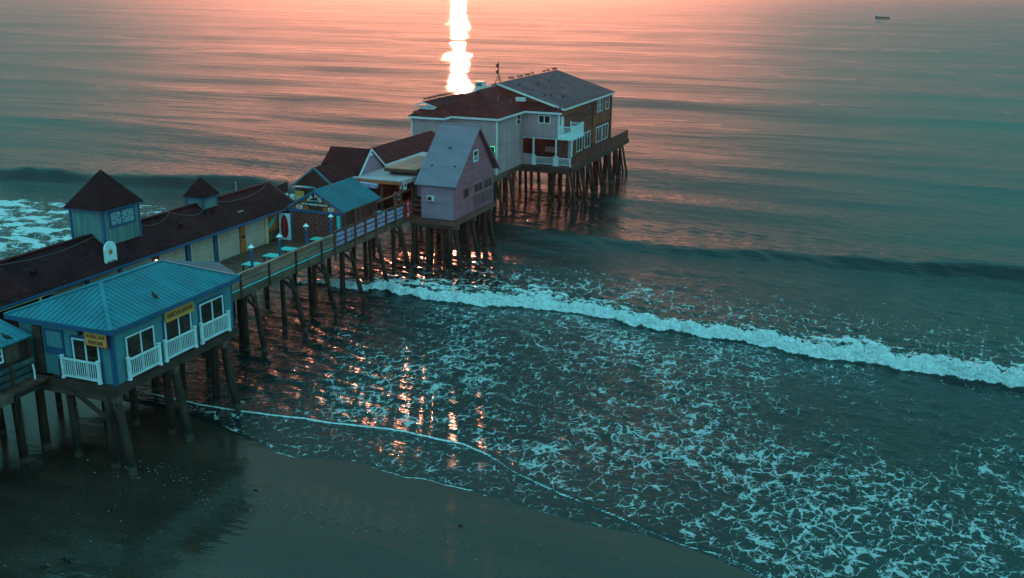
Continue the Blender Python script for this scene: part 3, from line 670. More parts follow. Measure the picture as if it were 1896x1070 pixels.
def rail_panel(parent, axis, c, a, b_, z0, z1, mat='white', step=.125, pw=.12, bw_=.035):
    """white balustrade: along 'y' at x=c or along 'x' at y=c, from a to b"""
    mb = MB()
    def bx(u0, u1, t, za, zb):
        if axis == 'y': mb.box(c-t, c+t, u0, u1, za, zb)
        else: mb.box(u0, u1, c-t, c+t, za, zb)
    for u in (a, b_-pw): bx(u, u+pw, pw/2, z0, z1+.06); bx(u-.025, u+pw+.025, pw/2+.025, z1+.06, z1+.10); bx(u-.02, u+pw+.02, pw/2+.02, z0-.005, z0+.09)
    bx(a+pw, b_-pw, .04, z1-.09, z1-.01); bx(a+pw, b_-pw, .032, z0+.10, z0+.17)
    u = a+pw+step*.6
    while u < b_-pw-.03: bx(u, u+bw_, bw_/2, z0+.165, z1-.085); u += step
    return mb.build('balustrade', mat, parent)
# ------------------------------------------------------------------ blue raw bar
kb = thing('raw_bar_building', (-34.9, 38, 4.2), 'teal blue waterside bar with blue metal hip roof and white balustrades', 'building')
wall_shell(-37.6, -32.05, 33.55, 42.5, 4.2, 6.98).build('wall', 'kiosk_wall', kb)
for x, y in ((-32.1, 33.5), (-32.1, 42.42)): MB().box(x-.1, x+.075, y-.02 if y < 40 else y, y+.16 if y < 40 else y+.11, 4.0 if y < 40 else 4.2, 6.97).build('corner_board', 'blue_trim', kb)
A, B_, C_, D = (-31.75, 33.2, 7.0), (-31.75, 42.95, 7.0), (-34.6, 44.9, 6.98), (-38.05, 42.9, 7.0); E_ = (-38.05, 33.2, 7.0)
R1, R2 = (-34.9, 36.2, 8.12), (-34.9, 40.6, 8.12)
rf = MB()
faces = [[E_, A, R1], [A, B_, R2, R1], [D, E_, R1, R2]]
for q in faces: rf.slab(q, .07); rf.ribs(q, .30, .035, .045)
for q in ([B_, C_, R2], [C_, D, R2]):
    rf.slab(q, .07); rf.ribs(q, .22, .05, .035)
roof = rf.build('roof', 'blue_metal', kb)
hp = MB()
for p, q in ((A, R1), (B_, R2), (E_, R1), (R1, R2), (D, R2)):
    p, q = Vector(p), Vector(q); hp.beam(p+Vector((0, 0, .03)), q+Vector((0, 0, .03)), .2, .05)
hp.build('ridge_cap', 'blue_metal', roof)
fa = MB()
for p, q in ((E_, A), (A, B_), (D, E_)):
    p, q = Vector(p), Vector(q); fa.beam(p+Vector((0, 0, -.14)), q+Vector((0, 0, -.14)), .05, .15)
fa.slab([(-37.9, 33.3, 6.90), (-31.9, 33.3, 6.90), (-31.9, 42.8, 6.90), (-37.9, 42.8, 6.90)], .02)
fa.build('fascia', 'blue_trim', kb)
win_x(kb, -32.03, 34.32, 36.25, 4.32, 6.3, 'white', bars=(.52,), fw=.07, outer='kiosk_wall', ow=.05)
win_x(kb, -32.03, 37.02, 39.0, 4.32, 6.32, 'white', bars=(.52,), fw=.07, outer='blue_trim')
win_x(kb, -32.03, 39.72, 41.65, 4.32, 6.3, 'white', bars=(.52,), fw=.07, outer='blue_trim')
win_y(kb, 33.53, -34.4, -32.85, 4.32, 6.25, 'white', bars=(.5,), fw=.07, outer='blue_trim')
for a, c in ((34.15, 36.4), (36.72, 39.1), (39.5, 41.9)): rail_panel(kb, 'y', -31.86, a, c, 4.24, 5.28)
rail_panel(kb, 'x', 33.3, -34.98, -32.72, 4.24, 5.28)
sh = MB().box(-35.95, -35.02, 33.49, 33.56, 5.62, 6.42).build('hatch', 'kiosk_wall', kb, label='closed serving hatch in a deep blue frame')
MB().box(-36.05, -35.96, 33.47, 33.56, 5.3, 6.5).box(-35.01, -34.92, 33.47, 33.56, 5.3, 6.5).box(-35.955, -35.015, 33.47, 33.56, 6.43, 6.5).box(-35.955, -35.015, 33.47, 33.56, 5.3, 5.61).build('frame', 'blue_trim', sh)
MB().box(-36.7, -36.2, 33.42, 33.54, 3.7, 6.55).build('corner_boards', 'dark_timber', kb)
MB().box(-35.25, -35.0, 33.38, 33.46, 3.6, 5.1).build('gate_post', 'dark_timber', kb)
# wall lantern over the shoreward window
ln = thing('wall_lantern', (-33.72, 33.42, 6.62), 'black lantern on the blue bar wall beside the two line yellow sign', 'lantern')
MB().box(-33.76, -33.68, 33.46, 33.54, 6.55, 6.75).build('bracket', 'black', ln)
MB().lathe((-33.72, 33.36, 6.48), [(.05, 0), (.10, .03), (.12, .18), (.03, .26), (.01, .30)], 8).build('lantern_body', 'black', ln)
# signs
sg = thing('bar_sign', (-31.94, 38.1, 6.5), 'long yellow board sign over the middle seaward window of the blue bar', 'sign')
MB().box(-31.96, -31.91, 37.02, 39.2, 6.16, 6.72).build('board', 'yellow_sign', sg)
text('HURRICANE RAW BAR', .34, 'sign_letters', (-31.90, 38.11, 6.44), (0, 1, 0), (0, 0, 1), sg, width=2.0, bold=.006)
sg = thing('bar_sign', (-32.74, 33.48, 6.6), 'small two line yellow sign with red edge at the blue bar corner', 'sign')
MB().box(-33.36, -32.12, 33.25, 33.30, 6.13, 6.74).build('board', 'yellow_sign', sg)
MB().box(-33.39, -32.09, 33.24, 33.3, 6.10, 6.129).box(-33.39, -32.09, 33.24, 33.3, 6.741, 6.775).box(-33.39, -33.361, 33.24, 33.3, 6.13, 6.74).box(-32.119, -32.09, 33.24, 33.3, 6.13, 6.74).build('edge', 'red', sg)
MB().box(-33.2, -33.1, 33.3, 33.56, 6.3, 6.4).box(-32.4, -32.3, 33.3, 33.56, 6.3, 6.4).build('bracket', 'black', sg)
text('HURRICANE', .25, 'red_dark', (-32.74, 33.245, 6.57), (1, 0, 0), (0, 0, 1), sg, width=1.1, bold=.006)
text('RAW BAR', .25, 'red_dark', (-32.74, 33.245, 6.29), (1, 0, 0), (0, 0, 1), sg, width=.85, bold=.006)

# ------------------------------------------------------------------ low shed
shd = thing('low_shed', (-38, 24, 4.2), 'low dark timber shed with blue metal lean to roof next to the blue bar', 'building')
wall_shell(-38.6, -36.7, 9, 33.0, 4.15, 6.1).build('wall', 'dark_timber', shd)
q = [(-36.4, 8.6, 6.2), (-36.4, 33.15, 6.2), (-38.9, 33.15, 6.95), (-38.9, 8.6, 6.95)]
MB().slab(q, .08).ribs(q, .42, .04, .04).build('roof', 'blue_metal', shd)
win_x(shd, -36.68, 30.2, 31.6, 5.35, 6.02, 'white', bars=(.5,), hbars=(.5,))
MB().box(-36.7, -36.66, 31.72, 32.5, 5.2, 6.0).build('patch_board', 'timber', shd, label='unpainted brown patch board')
for y in (9.2, 14, 19, 24, 28.5, 33.0): MB().box(-36.62, -36.48, y-.08, y+.08, 4.15, 6.12).build('post', 'dark_timber', shd)

# ------------------------------------------------------------------ long arcade
ar = thing('arcade_building', (-42.7, 40, 4.2), 'long low arcade with dark brown shingle roof, cream shutters and two roof turrets', 'building')
AX0, AX1 = -44.35, -41.0
mb = MB(); mb.box(AX0, AX0+.12, 9, 62, 4.2, 6.75); mb.box(AX0+.13, AX1, 9, 9.12, 4.2, 7.2)
mb.box(AX1-.35, AX1-.25, 9, 62, 4.2, 6.65)
mb.add([(AX0, 62, 4.2), (AX1, 62, 4.2), (AX1, 62, 6.9), (-42.7, 62, 7.9), (AX0, 62, 6.9), (AX0, 61.9, 4.2), (AX1, 61.9, 4.2), (AX1, 61.9, 6.9), (-42.7, 61.9, 7.9), (AX0, 61.9, 6.9)], [(0, 1, 2, 3, 4)[::-1], (5, 6, 7, 8, 9), (1, 2, 7, 6)])
mb.build('wall', 'interior', ar)
q1 = [(-40.35, 8.6, 6.52), (-40.35, 62.2, 6.52), (-42.7, 62.2, 8.0), (-42.7, 8.6, 8.0)]
q2 = [(-42.7, 8.6, 8.0), (-42.7, 62.2, 8.0), (-45.0, 62.2, 6.55), (-45.0, 8.6, 6.55)]
MB().slab(q1, .1).slab(q2, .1).build('roof', 'roof_brown', ar)
MB().box(-40.36, -40.30, 8.6, 62.2, 6.36, 6.50).build('fascia', 'blue_trim', ar)
MB().beam((-42.7, 8.6, 8.03), (-42.7, 62.2, 8.03), .3, .04).build('ridge_cap', 'roof_brown', ar)
bays = [(9.2, 12.2), (12.6, 15.6), (16, 19), (19.4, 22.4), (22.8, 25.8), (26.2, 29.2), (39.2, 41.4), (41.75, 44.0), (44.35, 46.9), (47.6, 50.0), (50.55, 52.85), (53.3, 55.72), (56.35, 58.7)]
for a, c in bays:
    s_ = MB().box(AX1-.1, AX1-.04, a, c, 4.24, 6.55).build('shutter', 'cream', ar)
    MB().box(AX1-.11, AX1-.035, a, c, 4.2, 4.238).build('bottom_bar', 'metal', s_)
for y, wd in ((12.4, .3), (15.8, .3), (19.2, .3), (22.6, .3), (26, .3), (29.4, .3), (38.9, .3), (41.57, .25), (44.17, .25), (47.05, .2), (50.28, .36), (53.08, .36)):
    p_ = MB().box(AX1-.11, AX1+.05, y-wd/2, y+wd/2, 4.2, 6.62).build('post', 'blue_trim', ar)
    MB().box(AX1-.02, AX1+.06, y+wd/2+.003, y+wd/2+.09, 4.2, 6.6).build('post_edge', 'cream_post', p_)
mb = MB(); mb.box(AX1-.11, AX1+.05, 55.76, 56.32, 4.2, 6.6); dr = mb.build('door_post', 'wood_door', ar)
MB().box(AX1+.05, AX1+.075, 55.86, 56.24, 5.25, 5.42).box(AX1+.05, AX1+.075, 55.86, 56.24, 6.1, 6.3).build('sign_plate', 'black', dr)
MB().box(AX1-.1, AX1+.06, 58.74, 59.05, 4.2, 6.6).build('door_post', 'cream_post', ar)
# painted board with a wave
mu = MB().box(AX1-.1, AX1-.05, 59.08, 60.5, 4.3, 6.3).build('painted_board', 'orange', ar, label='orange painted board with a pale blue wave')
wv_ = []
for i in range(13):
    t = i/12; wv_.append((AX1-.045, 59.1+1.25*t, 5.2+.22*math.sin(t*2.4)+.62*t**1.6))
mb = MB()
for i in range(12):
    a, c = wv_[i], wv_[i+1]; w_ = .34*math.sin(math.pi*min(max((i+.5)/12, .05), .97))+.05
    mb.beam((a[0]+.006*(i % 2), a[1], a[2]), (c[0]+.006*(i % 2), c[1]+.02, c[2]), .015, w_, (0, 0, 1))
mb.build('wave_motif', 'turquoise', mu); MB().box(AX1-.05, AX1-.03, 59.08, 60.5, 4.3, 5.0).build('lower_panel', 'timber', mu)
# open porch behind the bar: yellow rail and posts
pm = MB(); pm.box(-40.46, -40.36, 30.5, 38.6, 6.28, 6.42)
for y in (31, 34.4, 37.6): pm.box(-40.46, -40.36, y-.06, y+.06, 4.2, 6.28)
pm.build('porch_rail', 'cream_post', ar)
for y in (20.5, 33.5, 38.2, 50.2): MB().box(-41.6, -41.35, y, y+.3, 7.1, 7.42).build('roof_vent', 'roof_brown', ar)
MB().slab([(-40.6, 34.0, 6.70), (-40.6, 37.2, 6.70), (-41.9, 37.0, 7.52), (-41.9, 34.2, 7.52)], .02).build('roof_patch', 'roof_red', ar)
# turrets
def turret(x0, x1, y0, y1, zb, zt, za, ov, name='turret'):
    t = wall_shell(x0, x1, y0, y1, zb, zt, .1).build(name, 'tower_wall', ar)
    cx, cy = (x0+x1)/2, (y0+y1)/2; P_ = [(x0-ov, y0-ov, zt), (x1+ov, y0-ov, zt), (x1+ov, y1+ov, zt), (x0-ov, y1+ov, zt)]; ap = (cx, cy, za)
    mb = MB()
    for i in range(4): mb.add([P_[i], P_[(i+1) % 4], ap], [(0, 1, 2)])
    mb.add(P_, [(3, 2, 1, 0)]); mb.build('turret_roof', 'roof_brown', t)
    tm = MB()
    tm.box(x0-ov+.03, x1+ov-.03, y0-ov+.03, y0-ov+.07, zt-.11, zt-.004); tm.box(x1+ov-.07, x1+ov-.03, y0-ov+.08, y1+ov-.03, zt-.11, zt-.004)
    for x, y in ((x0, y0), (x1, y0), (x1, y1)): tm.box(x-.06, x+.06, y-.06, y+.06, zb, zt-.11)
    tm.build('trim', 'blue_trim', t); return t
tb = turret(-44.1, -41.72, 44.0, 46.95, 6.9, 9.52, 11.6, .26)
w = win_x(tb, -41.70, 44.5, 46.55, 8.42, 9.32, 'blue_trim', 'pale_glass', bars=(.46,), fw=.07, outer='blue_trim', ow=.06)
turret(-43.45, -42.15, 53.55, 55.0, 7.2, 8.45, 9.72, .2)
MB().box(-41.35, -41.1, 56.0, 56.5, 7.04, 7.10).build('roof_vent', 'metal', ar)
MB().tube([(-42.7, 58.0, 8.0), (-42.7, 58.0, 8.75)], .03, 6).build('vent_pipe', 'metal', ar)
MB().box(-41.75, -41.6, 53.2, 54.0, 7.3, 7.75).build('roof_box', 'roof_brown', ar)
# lamp glowing under the eave
lp = thing('eave_lamp', (-40.9, 47.1, 5.9), 'small lit lamp under the arcade eave behind the blue bar roof', 'lamp')
MB().box(-40.95, -40.85, 47.05, 47.2, 5.93, 6.3).build('bracket', 'wood_door', lp)
MB().lathe((-40.88, 47.12, 5.74), [(.03, 0), (.07, .05), (.07, .12), (.03, .19)], 10).build('bulb', 'bulb', lp)
# sun sign
ss = thing('arch_sign', (-40.8, 43.4, 6.6), 'white round topped sign with a sun standing above the arcade eave', 'sign')
MB().box(-40.84, -40.78, 43.36, 43.44, 6.3, 6.6).box(-40.84, -40.78, 42.9, 42.98, 6.3, 6.6).build('post', 'white', ss)
pts = []; cyy, rr = 43.28, .47
for i in range(13): a = math.pi*i/12; pts.append((cyy+rr*math.cos(a), 7.5+rr*math.sin(a)))
pts += [(cyy-rr, 6.58), (cyy+rr, 6.58)]
n = len(pts); mb = MB(); mb.add([(-40.74, y, z) for y, z in pts]+[(-40.82, y, z) for y, z in pts], [tuple(range(n)), tuple(range(2*n-1, n-1, -1))]+[(i, i+n, (i+1) % n+n, (i+1) % n) for i in range(n)]); mb.build('board', 'white', ss)
mb = MB(); c0 = (cyy, 7.35)
for i in range(16):
    a = 2*math.pi*i/16; r1 = .27 if i % 2 else .20; p = [(c0[0]+.1*math.cos(a-.16), c0[1]+.1*math.sin(a-.16)), (c0[0]+r1*math.cos(a), c0[1]+r1*math.sin(a)), (c0[0]+.1*math.cos(a+.16), c0[1]+.1*math.sin(a+.16))]
    mb.add([(-40.733, y, z) for y, z in p]+[(-40.738, y, z) for y, z in p], [(0, 1, 2)[::-1], (0, 1, 4, 3), (1, 2, 5, 4)])
mb.build('sun_rays', 'orange', ss)
mb = MB(); mb.add([(-40.730, c0[0]+.11*math.cos(2*math.pi*i/16), c0[1]+.11*math.sin(2*math.pi*i/16)) for i in range(16)], [tuple(range(16))]); mb.build('sun_disc', 'wood_door', ss)
text('surf shop', .18, 'black', (-40.735, cyy, 6.82), (0, 1, .0), (0, 0, 1), ss, width=.62)
# cables slung over the arcade roof
def sag(p, q, s, n=10): return [tuple(Vector(p).lerp(Vector(q), i/n)-Vector((0, 0, s*4*(i/n)*(1-i/n)))+Vector((s*1.4*4*(i/n)*(1-i/n), 0, 0))) for i in range(n+1)]
cb = thing('cable', (-42.4, 44, 8.0), 'thin cable slung along the arcade ridge from turret to turret', 'cable')
mb = MB()
for p, q, s in (((-42.55, 9, 8.1), (-42.5, 36, 8.1), .3), ((-42.5, 36, 8.1), (-42.4, 44, 8.0), .25), ((-42.3, 47, 8.0), (-42.45, 50.5, 8.05), .3), ((-42.45, 50.5, 8.05), (-42.1, 53.6, 7.75), .3), ((-42.0, 55, 7.9), (-42.6, 61.8, 8.1), .3)): mb.tube(sag(p, q, s), .014, 5)
mb.build('cable_run', 'cable', cb)
cb = thing('cable', (-42.6, 61.9, 8.05), 'thin cable running down the gable end edge of the arcade roof', 'cable')
MB().tube(sag((-42.6, 61.9, 8.07), (-40.45, 61.9, 6.62), .02), .014, 5).build('cable_run', 'cable', cb)

# red slatted bench on the boardwalk behind the bar
be = thing('slatted_bench', (-39.4, 35.6, 4.2), 'red slatted bench on the boardwalk between the arcade porch and the blue bar', 'bench')
mb = MB()
for k in range(4): mb.box(-39.6+k*.12, -39.5+k*.12, 35.0, 36.6, 4.62, 4.66)
mb.build('seat', 'red', be); mb = MB()
for k in range(3): mb.box(-39.66, -39.62, 35.0, 36.6, 4.78+k*.15, 4.89+k*.15)
mb.build('backrest', 'red', be)
for x in (-39.55, -39.2):
    for y in (35.1, 36.5): MB().box(x-.03, x+.03, y-.03, y+.03, 4.2, 4.62 if x > -39.5 else 5.2).build('leg', 'black', be)

# ------------------------------------------------------------------ lamp posts, tables
def lamp_post(x, y, label):
    t = thing('lamp_post', (x, y, 4.2), label, 'lamp post', 'blue lamp posts along the rail')
    MB().box(x-.065, x+.065, y-.065, y+.065, 4.2, 6.35).build('post', 'blue_trim', t)
    h = MB().lathe((x, y, 6.34), [(.05, 0), (.07, .03), (.11, .2), (.11, .25)], 8).build('lantern', 'pale_glass', t)
    MB().lathe((x, y, 6.58), [(.2, 0), (.205, .02), (.10, .10), (.045, .15), (.03, .2), (.005, .24)], 8).build('hood', 'white', h)
    return t
l0 = lamp_post(-35.82, 49.75, 'blue lamp post with white hood at the turquoise table nearest the blue bar')
for y, lab in ((52.8, 'blue lamp post with white hood between the two inner turquoise tables'), (56.0, 'blue lamp post with white hood between the lamp by the pavilion and the tables'), (59.2, 'blue lamp post with white hood at the pavilion corner')):
    copy_thing(l0, (-35.82, y, 4.2), lab)
def table(x, y, label):
    t = thing('picnic_table', (x, y, 4.2), label, 'table', 'turquoise tables on the deck')
    mb = MB()
    for k in range(5): mb.box(x-.5+k*.2, x-.31+k*.2, y-.42, y+.42, 4.91, 4.96)
    mb.build('tabletop', 'turquoise', t)
    for dx in (-.42, .42):
        for dy in (-.34, .34): MB().box(x+dx-.035, x+dx+.035, y+dy-.035, y+dy+.035, 4.2, 4.91).build('leg', 'dark_timber', t)
    return t
t0 = table(-37.15, 51.55, 'turquoise table beside the lamp post nearest the blue bar')
for y, lab in ((53.85, 'turquoise table just past the second lamp post from the blue bar'), (55.75, 'turquoise table by the third lamp post from the blue bar'), (59.0, 'turquoise table standing at the lattice front of the pavilion')):
    copy_thing(t0, (-37.15 if y < 58 else -36.75, y, 4.2), lab)
st = thing('stool', (-36.2, 50.6, 4.2), 'small red topped stool by the table nearest the blue bar', 'stool')
MB().lathe((-36.25, 50.7, 4.62), [(.18, 0), (.19, .03), (.18, .06)], 14).build('seat', 'red', st)
for k in range(4):
    a = math.pi/4+k*math.pi/2; MB().tube([(-36.25+.1*math.cos(a), 50.7+.1*math.sin(a), 4.62), (-36.25+.18*math.cos(a), 50.7+.18*math.sin(a), 4.2)], .02, 6).build('leg', 'black', st)
# surfboard panel
sb = thing('surfboard_display', (-40.3, 60.3, 4.2), 'white upright panel carrying a dark red surfboard beside the pavilion', 'display panel')
MB().box(-40.85, -39.9, 60.30, 60.36, 4.22, 6.2).build('panel', 'white', sb)
mb = MB(); N_ = 20; ring = []
for i in range(N_):
    a = 2*math.pi*i/N_; ring.append((-40.36+.30*math.sin(a)*(1-.12*math.cos(a)), 5.22+.86*math.cos(a)))
mb.add([(x, 60.24, z) for x, z in ring]+[(x, 60.30, z) for x, z in ring], [tuple(range(N_))]+[(i, (i+1) % N_, (i+1) % N_+N_, i+N_) for i in range(N_)]); bo = mb.build('surfboard', 'red_dark', sb)
MB().box(-40.375, -40.345, 60.225, 60.24, 4.45, 5.98).build('stringer', 'wood_door', bo)

# ------------------------------------------------------------------ patio pub pavilion
pb = thing('pub_pavilion', (-37.8, 63, 4.2), 'open patio pub pavilion with blue metal gable roof and orange sign gable', 'building')
ze, zr, xl, xr, xm, y0, y1 = 6.68, 8.05, -40.15, -35.42, -37.8, 60.35, 65.9
qa = [(xr, y0, ze), (xr, y1, ze), (xm, y1, zr), (xm, y0, zr)]; qb = [(xm, y0, zr), (xm, y1, zr), (xl, y1, ze), (xl, y0, ze)]
rf = MB().slab(qa, .05).slab(qb, .05).ribs(qa, .30, .07, .07).ribs(qb, .30, .07, .07)
rf_ = rf.build('roof', 'blue_metal', pb)
MB().tube([(xm, y0, zr+.01), (xm, y1, zr+.01)], .07, 8).build('ridge_cap', 'blue_metal', rf_)
tm = MB(); tm.beam((xr, y0-.01, ze-.08), (xm, y0-.01, zr-.08), .06, .14); tm.beam((xl, y0-.01, ze-.08), (xm, y0-.01, zr-.08), .06, .14); tm.box(xl+.1, xr-.1, y0+.02, y0+.16, 6.40, 6.60)
for x in (-39.85, -35.78): tm.box(x-.09, x+.09, y0+.02, y0+.2, 4.2, 6.4)
tm.build('front_trim', 'blue_trim', pb)
mb = MB(); mb.add([(xl+.25, y0+.1, 6.6), (xr-.25, y0+.1, 6.6), (xm, y0+.1, zr-.14), (xl+.25, y0+.16, 6.6), (xr-.25, y0+.16, 6.6), (xm, y0+.16, zr-.14)], [(0, 1, 2)[::-1], (3, 4, 5), (0, 1, 4, 3)])
gb = mb.build('gable_board', 'orange', pb)
MB().box(-38.35, -37.2, y0+.06, y0+.11, 6.58, 6.90).build('hatch', 'interior', gb)
# lattice gates
def lattice(x0, x1, z0, z1, Y, st, mat, name):
    mb = MB(); W_, H_ = x1-x0, z1-z0
    for s in (1, -1):
        c = -H_*1.7
        while c < W_+H_*1.7:
            pts = []
            for t in np.linspace(0, 1, 2):
                pts.append((c+s*(t-.5)*H_*.62+(0 if s > 0 else 0), t*H_))
            (u0, v0), (u1, v1) = pts
            def cl(u0, v0, u1, v1):
                t0, t1 = 0., 1.
                for lo, hi, a, d_ in ((0, W_, u0, u1-u0),):
                    if abs(d_) < 1e-6: continue
                    ta, tb_ = sorted(((lo-a)/d_, (hi-a)/d_)); t0, t1 = max(t0, ta), min(t1, tb_)
                return t0, t1
            a, e = cl(u0, v0, u1, v1)
            if e-a > .03: mb.beam((x0+u0+(u1-u0)*a, Y+.012*s, z0+v0+(v1-v0)*a), (x0+u0+(u1-u0)*e, Y+.012*s, z0+v0+(v1-v0)*e), .05, .016, (0, 1, 0))
            c += st
    return mb.build(name, mat, pb)
lattice(-39.74, -37.85, 4.25, 6.4, y0+.06, .25, 'lattice', 'lattice_gate'); lattice(-37.72, -35.9, 4.25, 6.4, y0+.06, .25, 'lattice', 'lattice_gate')
MB().box(-37.84, -37.73, y0+.1, y0+.2, 4.2, 6.4).build('gate_post', 'brown_post', pb)
MB().box(-39.7, -35.95, 61.3, 61.36, 4.2, 6.5).box(xl+.4, xl+.48, 61.4, 65.8, 4.2, 6.7).box(-39.7, -35.95, 65.7, 65.78, 4.2, 6.6).build('inner_wall', 'interior', pb)
sd = MB(); sd.box(-35.84, -35.74, y0+.25, 65.8, 6.42, 6.62)
for y in (61.0, 62.2, 63.25, 65.3): sd.box(-35.86, -35.735, y-.07, y+.07, 5.3, 6.42)
sd.box(-35.84, -35.74, 60.5, 65.8, 5.30, 5.40); sd.build('side_frame', 'brown_post', pb)
MB().box(-35.80, -35.77, 60.45, 65.7, 4.25, 5.3).build('side_boards', 'rest_side', pb)
MB().box(-35.9, -35.72, 60.12, 60.32, 5.42, 6.4).build('door_edge', 'turquoise', pb)
for a, c in ((61.1, 62.1), (62.3, 63.15), (63.35, 65.2)): MB().box(-35.83, -35.81, a, c, 5.42, 6.4).build('screen', 'canopy_brown' if 0 else 'interior', pb)
# pub signs
ps = thing('pub_sign', (-37.8, 60.4, 7.0), 'black arched pub sign with white lettering on the orange gable', 'sign')
pts = [(-37.8+.72*math.cos(math.pi*i/16), 7.15+.66*math.sin(math.pi*i/16)) for i in range(17)]; n = 17
MB().add([(x, y0+.03, z) for x, z in pts]+[(x, y0+.09, z) for x, z in pts], [tuple(range(n)), tuple(range(2*n-1, n-1, -1))]+[(i, (i+1) % n, (i+1) % n+n, i+n) for i in range(n)]).box(-38.95, -36.65, y0+.025, y0+.09, 6.91, 7.149).build('board', 'black', ps)
for i, ch in enumerate('THE PIER'):
    if ch == ' ': continue
    a = math.pi-(i+.5)/8*math.pi*.92-.04*math.pi; r_ = .5
    text(ch, .33, 'white_letters', (-37.8+r_*math.cos(a), y0+.022, 7.15+r_*math.sin(a)), (math.sin(a), 0, -math.cos(a)), (math.cos(a), 0, math.sin(a)), ps, name='letter', bold=.006)
text('SINCE 1898', .12, 'white_letters', (-37.8, y0+.022, 7.3), (1, 0, 0), (0, 0, 1), ps, width=.62)
text('PATIO PUB RESTAURANT', .19, 'white_letters', (-37.8, y0+.018, 7.03), (1, 0, 0), (0, 0, 1), ps, width=2.15, bold=.004)
for x, lab in ((-39.1, 'small white sign with red dome at the arcade end of the orange gable'), (-36.5, 'small white sign with red dome at the railing end of the orange gable')):
    s2 = thing('drink_sign', (x, y0+.05, 6.75), lab, 'sign', 'white drink signs on the orange gable')
    MB().box(x-.22, x+.22, y0+.03, y0+.09, 6.64, 6.90).build('board', 'white', s2)
    MB().add([(x+.13*math.cos(math.pi*i/10), y0+.024, 6.78+.1*math.sin(math.pi*i/10)) for i in range(11)], [tuple(range(11))]).box(x-.17, x+.17, y0+.02, y0+.028, 6.68, 6.73).build('emblem', 'red', s2)

# ------------------------------------------------------------------ storage roof between arcade and gabled shop
sr = thing('storage_building', (-41.8, 64, 4.2), 'flat roofed brown store between the arcade and the gabled shop', 'building')
MB().box(-43.9, -40.2, 62.3, 65.9, 4.2, 6.2).build('wall', 'interior', sr)
MB().box(-43.95, -40.1, 62.25, 65.95, 6.2, 6.28).build('roof', 'dark_timber', sr)
mb = MB()
for i in range(24): y = 62.3+i*.15; mb.box(-43.7, -43.64, y, y+.14, 6.28, 7.05+.012*i+pr.uniform(-.02, .02))
mb.build('plank_fence', 'dark_timber', sr)
for x, lab in ((-42.6, 'pale plastic drum on the flat roof next to the arcade gable end'), (-42.0, 'pale plastic drum on the flat roof next to the yellow board')):
    d_ = thing('plastic_drum', (x, 64, 6.28), lab, 'drum', 'plastic drums on the flat store roof')
    MB().lathe((x, 64, 6.29), [(.16, 0), (.2, .03), (.2, .42), (.17, .5), (.09, .52)], 14).build('drum', 'white', d_, smooth=False)
    MB().lathe((x, 64, 6.80), [(.09, 0), (.09, .06), (.02, .065)], 12).build('lid', 'blue_trim', d_)
yb = thing('yellow_board', (-41.35, 64, 6.28), 'yellow board with pale blue waves standing on the flat store roof', 'sign')
MB().box(-41.72, -40.98, 63.96, 64.02, 6.30, 7.1).build('board', 'yellow_sign', yb)
mb = MB()
for k in range(3):
    for i in range(6): mb.beam((-41.68+i*.11, 63.955, 6.42+k*.11+.05*(i % 2)), (-41.57+i*.11, 63.955, 6.42+k*.11+.05*((i+1) % 2)), .01, .05, (0, 0, 1))
mb.build('wave_motif', 'white', yb)
MB().box(-41.66, -41.6, 64.02, 64.3, 6.28, 7.0).build('prop', 'timber', yb)
su = thing('surfboard', (-41.0, 64.1, 7.3), 'pale blue surfboard lying on a rack above the yellow board', 'surfboard')
mb = MB(); N_ = 18
ring = [(-41.0+.95*math.cos(2*math.pi*i/N_), 64.2+.26*math.sin(2*math.pi*i/N_)*(1-.25*math.cos(2*math.pi*i/N_))) for i in range(N_)]
mb.add([(x, y, 7.42) for x, y in ring]+[(x, y, 7.36) for x, y in ring], [tuple(range(N_)), tuple(range(2*N_-1, N_-1, -1))]+[(i, i+N_, (i+1) % N_+N_, (i+1) % N_) for i in range(N_)]); mb.build('deck', 'turquoise' if 0 else 'pale_glass', su)
for x in (-41.5, -40.6): MB().box(x-.03, x+.03, 64.15, 64.21, 6.28, 7.36).build('rack_leg', 'dark_timber', su)

# ------------------------------------------------------------------ gabled shop with cross roof
gs = thing('gabled_shop', (-41.3, 71, 4.2), 'dark gabled shop with cross roofs and blue edged front gable', 'building')
MB().box(-43.1, -39.6, 66.1, 78.2, 4.2, 7.0).build('wall', 'interior', gs)
# front gable facing the shore
ax, az_, gy0 = -41.27, 8.6, 66.0
q1 = [(ax, gy0, az_), (ax, 72, az_), (-39.3, 72, 7.05), (-39.3, gy0, 7.05)]; q2 = [(ax, 72, az_), (ax, gy0, az_), (-43.3, gy0, 7.05), (-43.3, 72, 7.05)]
# main roof, ridge along X
mz, my = 9.3, 72.0
m1 = [(-43.35, 69.2, 7.0), (-39.35, 69.2, 7.0), (-39.45, my, mz), (-43.25, my, mz)]; m2 = [(-39.35, 75.0, 7.0), (-43.35, 75.0, 7.0), (-43.25, my, mz), (-39.45, my, mz)]
MB().slab(q1, .08).slab(q2, .08).slab(m1, .08).slab(m2, .08).build('roof', 'roof_brown', gs)
mb = MB(); mb.add([(-43.1, gy0+.15, 7.0), (-39.5, gy0+.15, 7.0), (ax, gy0+.15, az_-.12)], [(0, 1, 2)[::-1]]); mb.box(-43.1, -39.5, gy0+.16, gy0+.24, 6.9, 7.02); mb.build('front_gable', 'interior', gs)
tm = MB()
for xx in (-39.3, -43.3): tm.beam((xx, gy0-.02, 7.0), (ax, gy0-.02, az_-.05), .06, .16)
tm.build('gable_trim', 'blue_metal', gs)
mb = MB(); X_ = -39.55
